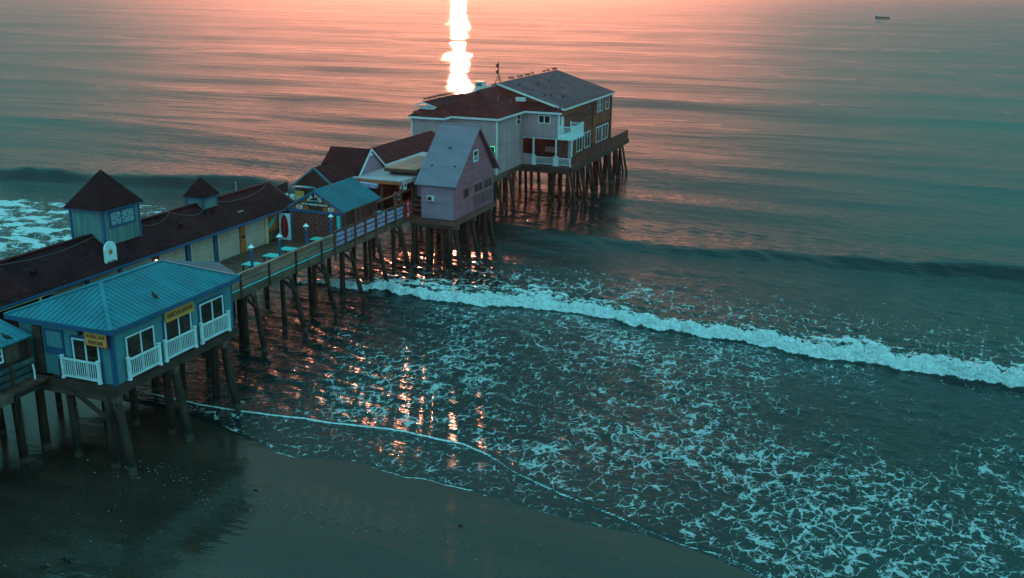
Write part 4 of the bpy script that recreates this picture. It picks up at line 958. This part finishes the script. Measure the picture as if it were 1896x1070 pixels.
mb.add([(X_, 69.4, 7.0), (X_, 74.8, 7.0), (X_, my, mz-.14)], [(0, 1, 2)]); mb.box(X_-.1, X_-.01, 69.4, 74.8, 6.4, 7.0); mb.build('side_gable', 'cottage_wall', gs)
tm = MB()
for yy in (69.2, 75.0): tm.beam((-39.33, yy, 6.98), (-39.43, my, mz-.04), .16, .06, (1, 0, 0))
tm.build('gable_trim', 'trim_white', gs)
MB().box(-39.5, -39.42, 71.85, 72.15, 8.75, 8.95).build('gable_light', 'white', gs)
MB().tube([(-43.1, 69.9, 7.4), (-43.1, 69.9, 8.3)], .05, 8).build('vent_pipe', 'metal', gs)
# long hall behind, joining the restaurant
lh = thing('link_hall', (-42.3, 84, 4.2), 'long hall with red brown shingle roof running to the restaurant', 'building')
MB().box(-44.3, -39.2, 75.3, 91.0, 4.2, 6.9).build('wall', 'interior', lh)
q1 = [(-38.9, 74.0, 6.85), (-38.9, 90.6, 6.85), (-42.3, 90.6, 8.5), (-42.3, 72.6, 8.5)]; q2 = [(-42.3, 72.6, 8.5), (-42.3, 90.6, 8.5), (-45.7, 90.6, 6.85), (-45.7, 74, 6.85)]
MB().slab(q1, .1).slab(q2, .1).build('roof', 'roof_red', lh)
tm = MB()
tm.beam((-38.9, 90.62, 6.82), (-42.3, 90.62, 8.47), .05, .16); tm.beam((-45.7, 90.62, 6.82), (-42.3, 90.62, 8.47), .05, .16); tm.build('barge_board', 'trim_white', lh)

# ------------------------------------------------------------------ pale canopy roofs between shop and cottage
cn = thing('canopy', (-37.8, 74, 4.2), 'flat pale canopy roof with orange fascia over the bar terrace', 'canopy')
q = [(-40.4, 69.1, 7.42), (-35.5, 69.5, 7.36), (-35.3, 72.3, 7.36), (-34.95, 72.6, 7.36), (-34.95, 83, 7.36), (-40.4, 83, 7.46)]
MB().slab(q, .09).build('roof', 'canopy', cn)
mb = MB(); mb.beam((-40.4, 69.16, 7.20), (-35.55, 69.56, 7.16), .06, .28); mb.build('fascia', 'orange', cn)
MB().beam((-35.5, 69.6, 7.16), (-35.32, 72.3, 7.16), .06, .28).build('fascia', 'canopy', cn)
for x, y in ((-35.75, 69.9), (-37.4, 69.8), (-39.2, 69.7), (-35.6, 72.2), (-35.3, 76.5)): MB().box(x-.08, x+.08, y-.08, y+.08, 4.2, 7.3).build('post', 'brown_post', cn)
MB().box(-39.1, -39.0, 69.9, 82, 4.2, 7.2).box(-38.9, -35.0, 79, 79.1, 4.2, 7.2).build('back_wall', 'interior', cn)
MB().beam((-38.9, 68.9, 7.0), (-37.4, 69.0, 6.9), .5, .3).build('bracket_board', 'lilac', cn)
cn2 = thing('upper_canopy', (-36.6, 74, 7.5), 'patched tan flat roof raised on top of the pale canopy', 'canopy')
MB().slab([(-37.9, 71.2, 8.02), (-35.25, 71.7, 7.94), (-35.2, 77.6, 7.98), (-37.9, 77.6, 8.06)], .06).build('roof', 'canopy_brown', cn2)
mb = MB(); mb.beam((-37.9, 71.22, 7.84), (-35.27, 71.72, 7.76), .06, .24); mb.beam((-35.27, 71.75, 7.76), (-35.22, 77.6, 7.82), .06, .24); mb.box(-37.85, -35.4, 72, 77.4, 7.45, 7.9); mb.build('fascia', 'dark_timber', cn2)
# small things of the terrace
ms_ = thing('menu_board', (-35.66, 69.75, 6.6), 'red menu board with white lines hung under the canopy corner', 'sign')
MB().box(-35.69, -35.64, 69.45, 69.95, 6.62, 7.12).build('board', 'red', ms_)
mb = MB()
for k in range(3): mb.box(-35.637, -35.632, 69.52, 69.88, 6.72+k*.13, 6.77+k*.13)
mb.build('lettering_lines', 'white_letters', ms_)
ms_ = thing('menu_board', (-35.6, 70.35, 6.6), 'white menu board with dark square hung next to the red one', 'sign')
MB().box(-35.62, -35.57, 70.05, 70.6, 6.56, 7.1).build('board', 'white', ms_)
MB().box(-35.565, -35.56, 70.17, 70.48, 6.72, 6.98).build('picture', 'interior', ms_)
rk = thing('display_rack', (-36.1, 70.0, 4.2), 'rack of red and white goods behind the railing near the red banner', 'rack')
MB().box(-36.14, -36.08, 69.4, 69.46, 4.2, 6.5).box(-36.14, -36.08, 70.5, 70.56, 4.2, 6.5).build('frame', 'metal', rk)
for k in range(5): MB().box(-36.2, -36.02, 69.47+.02*(k % 2), 69.9, 5.45+k*.2, 5.58+k*.2).build('red_goods', 'red', rk); MB().box(-36.18, -36.02, 70.0, 70.48-.03*(k % 2), 5.45+k*.2, 5.57+k*.2).build('white_goods' if k % 2 else 'red_goods', 'white' if k % 2 else 'red', rk)
bn = thing('banner', (-35.5, 70.5, 4.2), 'tall dark red banner with white letters hung on the lilac railing', 'banner')
mb = MB(); n = 8
for i in range(n):
    z0_, z1_ = 5.66-i*.182, 5.66-(i+1)*.182; dx = .015*math.sin(i*1.3); dx2 = .015*math.sin((i+1)*1.3)
    mb.add([(-35.46+dx, 70.02, z0_), (-35.46+dx, 70.98, z0_), (-35.46+dx2, 70.98, z1_), (-35.46+dx2, 70.02, z1_), (-35.475+dx, 70.02, z0_), (-35.475+dx, 70.98, z0_), (-35.475+dx2, 70.98, z1_), (-35.475+dx2, 70.02, z1_)], [(3, 2, 1, 0), (4, 5, 6, 7), (0, 4, 7, 3), (1, 2, 6, 5)])
mb.build('cloth', 'red', bn)
for i, ch in enumerate('ATM'): text(ch, .42, 'white_letters', (-35.435, 70.5, 5.36-i*.46), (0, 1, 0), (0, 0, 1), bn, name='letter', bold=.012)
for i, (x, y) in enumerate(((-37.0, 67.3), (-36.7, 68.3))):
    t = copy_thing(t0, (x, y, 4.25), ('table with turquoise top just past the pavilion end', 'table with turquoise top near the display rack')[i])
    t['group'] = 'tables on the bar terrace'

# ------------------------------------------------------------------ gabled cottage
ct = thing('gabled_cottage', (-33, 75.3, 4.2), 'steep roofed mauve cottage on piles with grey sheet metal roof', 'house')
cx0, cx1, cy0, cy1, zr = -34.5, -31.6, 71.0, 79.35, 11.2
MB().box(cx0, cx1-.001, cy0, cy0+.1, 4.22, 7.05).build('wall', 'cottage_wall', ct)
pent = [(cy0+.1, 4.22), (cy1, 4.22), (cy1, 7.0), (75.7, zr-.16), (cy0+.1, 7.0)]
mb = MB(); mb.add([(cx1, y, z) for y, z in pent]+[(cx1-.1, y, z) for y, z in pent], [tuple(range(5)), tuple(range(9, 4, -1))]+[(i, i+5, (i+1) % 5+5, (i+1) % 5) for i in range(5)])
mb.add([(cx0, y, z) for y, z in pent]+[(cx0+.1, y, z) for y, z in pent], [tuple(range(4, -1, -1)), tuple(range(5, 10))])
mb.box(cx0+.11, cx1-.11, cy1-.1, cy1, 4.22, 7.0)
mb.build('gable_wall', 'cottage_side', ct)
q1 = [(-34.95, 70.62, 6.98), (-31.3, 70.62, 6.98), (-31.3, 75.7, zr), (-34.95, 75.7, zr)]; q2 = [(-31.3, 80.4, 6.98), (-34.95, 80.4, 6.98), (-34.95, 75.7, zr), (-31.3, 75.7, zr)]
rf_ = MB().slab(q1, .06).slab(q2, .06).ribs(q1, .23, .03, .022).ribs(q2, .23, .03, .022).build('roof', 'cottage_roof', ct)
MB().tube([(-34.97, 75.7, zr), (-31.28, 75.7, zr)], .06, 8).build('ridge_cap', 'cottage_roof', rf_)
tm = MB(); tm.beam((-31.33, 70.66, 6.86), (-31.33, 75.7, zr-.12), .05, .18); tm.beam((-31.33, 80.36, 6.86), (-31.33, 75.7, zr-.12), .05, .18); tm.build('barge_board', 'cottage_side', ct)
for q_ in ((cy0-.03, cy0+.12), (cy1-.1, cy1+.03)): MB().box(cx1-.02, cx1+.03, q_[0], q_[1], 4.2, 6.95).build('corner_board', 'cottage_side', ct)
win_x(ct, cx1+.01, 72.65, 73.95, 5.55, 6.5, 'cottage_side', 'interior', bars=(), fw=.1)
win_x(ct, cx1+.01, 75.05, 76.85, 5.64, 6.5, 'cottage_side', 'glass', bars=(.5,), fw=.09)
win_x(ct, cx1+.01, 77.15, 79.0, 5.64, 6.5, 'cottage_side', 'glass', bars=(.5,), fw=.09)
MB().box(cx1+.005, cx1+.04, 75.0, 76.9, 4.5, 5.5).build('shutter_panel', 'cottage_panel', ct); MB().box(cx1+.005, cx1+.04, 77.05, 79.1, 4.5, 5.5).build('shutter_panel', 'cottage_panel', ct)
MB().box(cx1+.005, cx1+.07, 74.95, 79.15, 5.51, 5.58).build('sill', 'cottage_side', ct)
w = win_x(ct, cx1+.01, 74.85, 75.85, 8.32, 9.28, 'white', 'interior', bars=(), hbars=(.48,), fw=.1)
MB().box(cx1+.02, cx1+.035, 74.96, 75.74, 8.42, 8.75).build('sash', 'pale_glass', w)
MB().box(-33.9, -33.3, 70.76, 70.99, 5.69, 6.1).build('air_conditioner', 'trim_white', ct)
MB().box(-33.82, -33.47, 70.745, 70.758, 5.75, 6.04).build('grille', 'black', ct)
mb = MB()
for z in (5.5, 6.25, 6.45): mb.box(-33.7, -32.2, 70.985, 70.998, z, z+.02)
mb.build('board_seams', 'cottage_panel', ct)
MB().box(-35.6, -35.0, 72.4, 72.5, 5.6, 6.6).build('notice_board', 'canopy', cn)
# ------------------------------------------------------------------ two storey restaurant
rs_ = thing('restaurant_building', (-39, 105, 4.2), 'two storey pier end restaurant with pink grey front and bare red brown side', 'building')
def solid_wall(x0, x1, y0, y1, z0, z1): return wall_shell(x0, x1, y0, y1, z0, z1, .12)
wl1 = solid_wall(-41.0, -36.0, 91.3, 98.9, 4.22, 9.9); wl1.box(-44.4, -41.01, 89.5, 89.62, 4.22, 9.9); wl1.box(-41.12, -41.0, 89.63, 91.29, 4.22, 9.9); wl1.box(-44.4, -44.28, 89.63, 119.3, 4.22, 10.3)
wl1.box(-35.99, -32.0, 98.8, 98.92, 7.1, 9.9); wl1.build('front_wall', 'rest_wall', rs_)
mb = MB(); mb.box(-32.12, -32.0, 98.93, 119.3, 4.22, 10.35); mb.box(-44.27, -32.13, 119.18, 119.3, 4.22, 10.35); mb.add([(-44.4, 99.9, 10.75), (-44.4, 99.9, 10.2), (-32.0, 99.9, 10.2), (-39.2, 99.9, 12.3)], [(0, 1, 2, 3)])
mb.build('side_wall', 'rest_side', rs_)
# recessed porch wall under the upper floor
MB().box(-35.98, -32.13, 101.6, 101.72, 4.2, 7.05).build('porch_wall', 'rest_side', rs_)
MB().box(-35.98, -32.0, 98.83, 101.6, 7.0, 7.09).box(-32.0, -30.5, 98.7, 102.6, 7.02, 7.32).build('porch_ceiling', 'trim_white', rs_)
MB().box(-34.4, -32.7, 101.55, 101.6, 4.9, 6.6).build('porch_window', 'interior', rs_)
MB().box(-34.4, -32.7, 101.5, 101.56, 5.2, 5.8).build('menu_counter', 'rest_wall', rs_)
# roofs
S = .67
E1, E2, P1, P2 = (-35.7, 91.0, 9.8), (-35.7, 98.5, 9.8), (-39.3, 94.5, 12.2), (-39.3, 101.5, 12.2)
fr = [(-41.0, 91.0, 9.8), E1, P1, (-43.0, 94.5, 12.2)]
MBr = MB()
MBr.slab([E1, E2, P2, P1], .09)
MBr.slab([(-42.9, 91.0, 9.8), E1, P1], .09)
MBr.slab([(-42.9, 91.0, 9.8), P1, P2, (-42.9, 101.5, 9.8)], .09)
MBr.slab([E2, (-31.62, 98.5, 9.8), (-31.62, 98.85, 10.01), (-38.0, 102.1, 11.95), (-38.95, 101.9, 11.85)], .09)
# lower hip of the landward wing
L1, L2, L3, L4 = (-44.75, 89.15, 9.8), (-40.75, 89.15, 9.8), (-42.0, 91.0, 10.75), (-43.6, 91.0, 10.75)
MBr.slab([L1, L2, L3, L4], .09); MBr.slab([L2, (-40.75, 92.8, 9.8), (-42.0, 94, 10.75), L3], .09); MBr.slab([(-44.75, 104, 9.8), L1, L4, (-43.6, 104, 10.75)], .09)
rA = MBr.build('roof', 'roof_red', rs_)
mq1 = [(-41.9, 90.0, 10.8), (-41.9, 103, 10.8), (-43.4, 103, 11.25), (-43.4, 90.0, 11.25)]; mq2 = [(-43.4, 90.0, 11.25), (-43.4, 103, 11.25), (-44.3, 103, 10.9), (-44.3, 90.0, 10.9)]
mon = MB().slab(mq1, .07).slab(mq2, .07).build('roof_monitor', 'roof_red', rs_)
MB().beam((-41.9, 89.98, 10.7), (-43.4, 89.98, 11.15), .05, .12).beam((-44.3, 89.98, 10.8), (-43.4, 89.98, 11.15), .05, .12).box(-44.0, -42.35, 90.4, 90.5, 10.3, 10.8).build('fascia', 'trim_white', mon)
b1 = [(-31.65, 99.4, 10.16), (-31.65, 119.7, 10.16), (-39.2, 119.7, 12.5), (-39.2, 99.4, 12.5)]; b2 = [(-39.2, 99.4, 12.5), (-39.2, 119.7, 12.5), (-44.9, 119.7, 10.73), (-44.9, 99.4, 10.73)]
rB = MB().slab(b1, .12).slab(b2, .12).build('roof', 'roof_grey', rs_, label='grey shingle roof of the seaward half')
tm = MB()
tm.beam((-31.63, 99.4, 10.05), (-31.63, 119.7, 10.05), .05, .2); tm.beam((-31.65, 99.36, 10.05), (-39.2, 99.36, 12.39), .05, .2); tm.beam((-44.9, 99.36, 10.62), (-39.2, 99.36, 12.39), .05, .2)
tm.build('fascia', 'trim_white', rB)
tm = MB()
for p, q in (((-41.0, 90.97, 9.74), (-35.68, 90.97, 9.74)), ((-35.67, 91.0, 9.74), (-35.67, 98.5, 9.74)), ((-35.66, 98.47, 9.74), (-31.6, 98.47, 9.74)), ((-44.75, 89.12, 9.74), (-40.73, 89.12, 9.74)), ((-40.72, 89.15, 9.74), (-40.72, 91.0, 9.74))): tm.beam(p, q, .05, .19)
tm.box(-41.0, -35.75, 91.02, 91.3, 9.66, 9.69).box(-44.7, -40.8, 89.18, 89.5, 9.66, 9.69).box(-36, -35.72, 91.3, 98.5, 9.66, 9.69).box(-35.95, -31.7, 98.5, 98.8, 9.66, 9.69)
tm.build('fascia', 'trim_white', rA)
for q_ in ((-36.07, -35.93, 91.23, 91.36, 4.2, 9.66), (-41.06, -40.95, 91.2, 91.29, 4.2, 9.66), (-44.46, -44.3, 89.44, 89.6, 4.2, 9.66), (-32.15, -31.95, 98.74, 98.92, 7.1, 9.66)): MB().box(*q_).build('corner_board', 'trim_white', rs_)
MB().box(-36.0, -35.96, 91.37, 98.75, 6.98, 7.02).build('seam_strip', 'rest_wall', rs_)
# white box under the raised roof edge
MB().box(-36.9, -35.9, 98.9, 99.3, 10.75, 11.15).build('roof_vent_box', 'trim_white', rs_)
# windows
win_y(rs_, 98.78, -34.3, -32.95, 8.6, 9.5, 'trim_white', 'glass', bars=(.5,), fw=.1)
win_x(rs_, -35.99, 96.75, 97.95, 8.5, 9.62, 'trim_white', 'glass', bars=(), hbars=(.5,), fw=.1)
for y0_, y1_ in ((113.0, 113.9), (114.2, 115.4), (116.5, 118.2)): win_x(rs_, -31.99, y0_, y1_, 8.3, 9.9, 'trim_white', 'glass', bars=(), hbars=(.5,), fw=.1)
win_x(rs_, -31.99, 109.0, 110.3, 8.25, 9.85, 'rest_side', 'glass', bars=(), fw=.06)
for y0_, y1_ in ((105.2, 107.3), (108.2, 110.4), (112.9, 115.2), (115.6, 118.1)): win_x(rs_, -31.99, y0_, y1_, 4.75, 6.6, 'trim_white', 'glass', bars=(.5,), fw=.11)
for q_ in ((100.2, 106.5, 9.35, 9.95), (111.3, 118.9, 6.95, 8.05), (111.0, 112.6, 4.9, 6.9)): MB().box(-32.0, -31.96, *q_).build('shingle_patch', 'tan_shingle', rs_, label='bare tan cedar shingle patch')
MB().box(-31.99, -31.93, 99.3, 100.2, 7.35, 9.3).build('balcony_door', 'trim_white', rs_)
MB().box(-31.99, -31.90, 119.1, 119.35, 4.2, 10.1).build('corner_board', 'dark_timber', rs_)
# balcony and porch
bal = MB().box(-31.98, -30.46, 98.66, 102.62, 7.325, 7.40).build('balcony', 'white', rs_)
MB().box(-32.0, -30.44, 98.62, 98.66, 7.02, 7.36).box(-30.46, -30.42, 98.62, 102.62, 7.02, 7.36).build('edge_board', 'white', bal)
rail_panel(bal, 'x', 98.72, -31.95, -30.47, 7.4, 8.42, 'white', .16); rail_panel(bal, 'y', -30.52, 98.84, 102.6, 7.4, 8.42, 'white', .11, bw_=.06); rail_panel(bal, 'x', 102.55, -31.95, -30.6, 7.4, 8.42, 'white', .16)
for x in (-34.75, -32.25, -30.55):
    p_ = MB().box(x-.08, x+.08, 98.66, 98.82, 5.3, 7.02).build('porch_post', 'trim_white', rs_)
    if x < -31: MB().box(x-.15, x+.15, 98.6, 98.88, 4.22, 5.3).build('pedestal', 'trim_white', p_)
MB().box(-31.75, -31.6, 101.3, 101.45, 4.2, 7.0).build('porch_post', 'trim_white', rs_)
rail_panel(rs_, 'x', 98.74, -34.58, -32.42, 4.25, 5.12, 'trim_white', .12); rail_panel(rs_, 'x', 98.74, -32.08, -30.6, 4.25, 5.12, 'trim_white', .12)
MB().box(-35.95, -34.92, 98.7, 98.76, 4.25, 5.38).build('porch_panel', 'rest_wall', rs_)
MB().box(-44.85, -44.41, 90.5, 91.2, 8.0, 8.6).build('side_awning', 'dark_timber', rs_)
MB().tube([(-35.9, 98.2, 9.65), (-35.9, 98.2, 4.4)], .045, 8).build('drain_pipe', 'rest_wall', rs_)
MB().tube([(-31.93, 111.2, 10.0), (-31.93, 111.2, 4.4)], .05, 8).build('drain_pipe', 'dark_timber', rs_)
for x, y in ((-37.6, 95.6), (-36.9, 97.4)):
    z = 9.8+(-35.7-x)*.667; MB().tube([(x, y, z-.1), (x, y, z+.45)], .07, 8).build('vent_pipe', 'cable', rs_)
# neon sign
ne = thing('neon_sign', (-36.4, 91.15, 6.8), 'green glowing sign outline on the restaurant front above the cottage eave', 'neon sign')
MB().box(-36.85, -36.1, 91.19, 91.26, 6.45, 7.1).build('board', 'black', ne)
MB().tube([(-36.85, 91.15, 7.05), (-36.16, 91.15, 7.05), (-36.16, 91.15, 6.5)], .028, 6).build('tube', 'neon', ne)
# roof equipment
vb = thing('vent_box', (-40.4, 97.5, 12.1), 'square metal fan box on the restaurant ridge near the sun glitter', 'vent')
MB().box(-40.75, -39.85, 97.1, 97.9, 11.6, 12.72).build('housing', 'trim_white', vb); MB().box(-40.82, -39.78, 97.03, 97.97, 12.72, 12.78).build('lid', 'metal', vb); MB().box(-40.6, -40.0, 97.06, 97.1, 12.3, 12.6).build('grille', 'cable', vb)
fp = thing('signal_mast', (-39.9, 101.6, 12.2), 'dark tripod mast with two limp flags on the restaurant ridge', 'mast')
for dx, dy in ((-.55, -.1), (.55, -.1), (0, .45)): MB().tube([(-39.9+dx, 101.6+dy, 11.95), (-39.9+dx*.1, 101.6+dy*.1, 13.1)], .035, 6).build('leg', 'black', fp)
MB().tube([(-39.9, 101.6, 12.6), (-39.9, 101.6, 14.55), (-39.98, 101.6, 14.62)], .03, 6).build('mast', 'black', fp)
MB().tube([(-40.2, 101.5, 12.55), (-39.6, 101.5, 12.55)], .025, 6).build('crossbar', 'black', fp)
for z in (13.25, 13.9):
    mb = MB(); prof = []
    for i in range(7):
        t = i/6; w_ = .06+.26*math.sin(math.pi*min(t*.9+.05, 1)); prof.append((-39.93-w_, z+.5-.5*t, .05*math.sin(i*1.7)))
    for i in range(6):
        a, c = prof[i], prof[i+1]
        mb.add([(-39.91, 101.6, a[1]), (a[0], 101.6+a[2], a[1]-.05), (c[0], 101.6+c[2], c[1]-.05), (-39.91, 101.6, c[1]), (-39.91, 101.63, a[1]), (a[0], 101.63+a[2], a[1]-.05), (c[0], 101.63+c[2], c[1]-.05), (-39.91, 101.63, c[1])], [(0, 1, 2, 3), (7, 6, 5, 4), (1, 5, 6, 2)])
    mb.build('flag', 'black', fp)

# ------------------------------------------------------------------ birds
def bird(name, loc, rz, label, group, s=1., mat='bird'):
    """standing bird: body, head and beak in one skin-like mesh, legs and tail joined on"""
    mb = MB(); x0, y0_, z0 = loc
    ca, sa = math.cos(rz), math.sin(rz)
    def W(x, y, z): return (x0+(x*ca-y*sa)*s, y0_+(x*sa+y*ca)*s, z0+z*s)
    spine = [((-.26, 0, .13), .012), ((-.17, 0, .15), .04), ((-.08, 0, .175), .075), ((.02, 0, .20), .085), ((.09, 0, .235), .06), ((.115, 0, .285), .04), ((.14, 0, .315), .042), ((.17, 0, .31), .03), ((.20, 0, .30), .012), ((.235, 0, .29), .004)]
    mb.tube([W(*p) for p, r in spine], [r*s for p, r in spine], 8)
    for sy in (-.03, .03): mb.tube([W(0, sy, .14), W(.01, sy, .07), W(.005, sy, 0)], .007*s, 5)
    o = mb.build(name, mat, None, loc=loc, smooth=True); return tag(o, label, 'bird', group)
br_ = random.Random(11)
g0 = bird('gull', (-43.4, 90.3, 11.28), 2.2, 'small dark gull perched along the restaurant roof ridges', 'gulls along the restaurant ridges', 1.0)
spots = [(-43.4, 90.7+.42*i+br_.uniform(-.12, .12), 11.28) for i in range(22)] + [(-39.3, y, 12.22) for y in (98.3, 98.8, 99.2)] + [(-39.2, y, 12.52) for y in (103.2, 104.0, 105.8, 106.6, 107.0, 108.3, 109.1, 109.5, 110.6, 114.4, 115.0, 115.9, 116.4, 117.9, 118.2, 118.5, 118.8, 119.1)]
for i, p in enumerate(spots):
    c = g0.copy(); COL.objects.link(c); c.location = p; c.rotation_euler = (0, 0, br_.uniform(0, 6.28)); k = br_.uniform(.85, 1.15); c.scale = (k, k, k)
def on_b(y, x): return (x, y, 12.5-.31*(x+39.2)+.01)
g1 = bird('gull', on_b(102.0, -37.6), 1., 'small dark gull standing on the open slope of the grey restaurant roof', 'gulls on the grey roof slope', 1.0)
for x, y in ((-36.9, 106.0), (-36.0, 101.8), (-34.6, 101.5), (-34.3, 102.8), (-33.4, 104.2), (-37.8, 114.0), (-37.0, 110.0)):
    c = g1.copy(); COL.objects.link(c); c.location = on_b(y, x); c.rotation_euler = (0, 0, br_.uniform(0, 6.28))
def on_k(x): return 12.2
bird('crow', (-32.35, 36.95, 7.29), 2.9, 'black crow standing near the eave of the blue bar roof', None, 1.25)
bird('crow', (-36.55, 31.85, 6.29), 3.4, 'black crow standing at the eave of the low blue shed roof', None, 1.25)
for x, y in ((-34.0, 73.5), (-33.2, 72.0), (-32.1, 72.1)):
    pass
g2 = bird('gull', (-33.1, 73.6, 6.98+(73.6-70.62)*.83+.03), .5, 'small dark bird on the grey sheet metal slope of the cottage roof', 'birds on the cottage roof', .7)
for x, y in ((-34.0, 72.05), (-32.0, 72.1)):
    c = g2.copy(); COL.objects.link(c); c.location = (x, y, 6.98+(y-70.62)*.831+.03); c.rotation_euler = (0, 0, br_.uniform(0, 6.28))

# ------------------------------------------------------------------ fishing boat far out
bx, by = -16.5, 1052.0
ft = thing('fishing_boat', (bx, by, 0), 'small dark hulled fishing boat with white wheelhouse far out on the sea', 'boat')
mb = MB(); st_ = [(-7.0, .25, 1.9, 0), (-6.2, 1.0, 1.8, 0), (-4.5, 1.8, 1.55, 0), (-2, 2.1, 1.35, 0), (2, 2.15, 1.15, 0), (6.6, 1.9, 1.1, 0)]; v = []; f = []
for x, w_, h_, _ in st_: v += [(bx+x, by-w_, h_), (bx+x, by-w_*.8, -.4), (bx+x, by+w_*.8, -.4), (bx+x, by+w_, h_)]
for i in range(len(st_)-1):
    for k in range(3): f.append((i*4+k, (i+1)*4+k, (i+1)*4+k+1, i*4+k+1))
    f.append((i*4+3, (i+1)*4+3, (i+1)*4, i*4))
f += [(0, 1, 2, 3), (23, 22, 21, 20)]
mb.add(v, f).build('hull', 'hull', ft)
wh = MB().box(bx-4.3, bx-1.2, by-1.3, by+1.3, 1.4, 3.6).box(bx-4.5, bx-.9, by-1.45, by+1.45, 3.61, 3.8).build('wheelhouse', 'white', ft)
MB().box(bx-4.1, bx-1.5, by-1.34, by-1.28, 2.7, 3.3).build('window', 'glass', wh)
MB().tube([(bx-1.5, by, 3.8), (bx-1.5, by, 6.4)], .09, 6).tube([(bx-1.5, by, 6.0), (bx+5.5, by, 4.6)], .08, 6).tube([(bx-3.4, by, 3.8), (bx-3.4, by, 5.2)], .05, 6).build('mast', 'hull', ft)
MB().box(bx+4.2, bx+6.0, by-1.2, by+1.2, 1.1, 1.9).tube([(bx+5.5, by, 1.1), (bx+5.5, by, 4.6)], .08, 6).build('gallows', 'trim_white', ft)

# ------------------------------------------------------------------ wrack and shells on the sand
mb = MB(); mb2 = MB(); dr_ = random.Random(5)
def speck(mb, x, y, s):
    a = dr_.uniform(0, 6.28); n = 5; z = .012*max(38-y, 0)*min(max((38-y)/6, 0), 1)
    ring = [(x+s*dr_.uniform(.6, 1.3)*math.cos(a+6.283*i/n)*1.5, y+s*dr_.uniform(.5, 1.1)*math.sin(a+6.283*i/n), z-.02) for i in range(n)]
    mb.add(ring+[(x, y, z+s*.5+.01)], [(i, (i+1) % n, n) for i in range(n)])
for (cx_, cy_, sx__, sy__, n) in ((-24.5, 33.2, 3.0, .8, 170), (-21, 33.4, 3.5, .7, 170), (-27.5, 33.0, 2, 1.2, 70), (-15, 34.0, 5, .8, 70), (-28, 29, 4, 2, 40), (-31, 33.8, 2, .8, 40)):
    for i in range(n):
        speck(mb if dr_.random() < .55 else mb2, dr_.gauss(cx_, sx__), min(dr_.gauss(cy_, sy__), 36.5), dr_.uniform(.015, .055))
tag(mb.build('shell_litter', 'gullwhite', None, loc=(-24, 33, 0)), 'pale broken shells strewn along the wrack line on the wet sand', 'shells', kind='stuff')
tag(mb2.build('weed_litter', 'black', None, loc=(-24, 33, 0)), 'dark weed scraps strewn along the wrack line on the wet sand', 'weed', kind='stuff')
for x, y, s, lab in ((-28.3, 26.1, .26, 'largest dark seaweed clump, long and low at the lower sand corner'), (-28.9, 25.4, .17, 'round dark seaweed clump beside the long one at the sand corner'), (-30.9, 34.9, .16, 'dark seaweed clump on the sand between the two rows of bar piles'), (-25.0, 33.9, .13, 'dark seaweed clump on the shining sand just past the pier reflection'), (-15.1, 34.5, .16, 'dark seaweed clump alone on the sand near the swash edge')):
    mb = MB()
    for i in range(9):
        a = dr_.uniform(0, 6.28); l = s*dr_.uniform(.5, 1.5); z = .012*(38-y)*min((38-y)/6, 1)
        mb.tube([(x+dr_.gauss(0, s*.3), y+dr_.gauss(0, s*.2), z), (x+.5*l*math.cos(a), y+.3*l*math.sin(a), z+s*.35), (x+l*math.cos(a)*1.2, y+.6*l*math.sin(a), z)], [s*.12, s*.2, s*.06], 5)
    tag(mb.build('seaweed_clump', 'black', None, loc=(x, y, 0)), lab, 'seaweed')
# ------------------------------------------------------------------ morning sea haze
HZ = MB().box(-46000, 46000, -1500, 52000, -9, 24.5)
hb_ = NB('haze air'); hb_.t.nodes.remove(hb_.b)
pv = hb_.n('ShaderNodeVolumePrincipled'); pv.inputs['Color'].default_value = (.95, .80, .80, 1); pv.inputs['Density'].default_value = .00009; pv.inputs['Anisotropy'].default_value = .78
hb_.l(pv.outputs[0], hb_.out.inputs['Volume'])
hz = HZ.build('haze', hb_.m); tag(hz, 'thin warm morning haze lying over the sea and the pier', 'haze', kind='stuff')
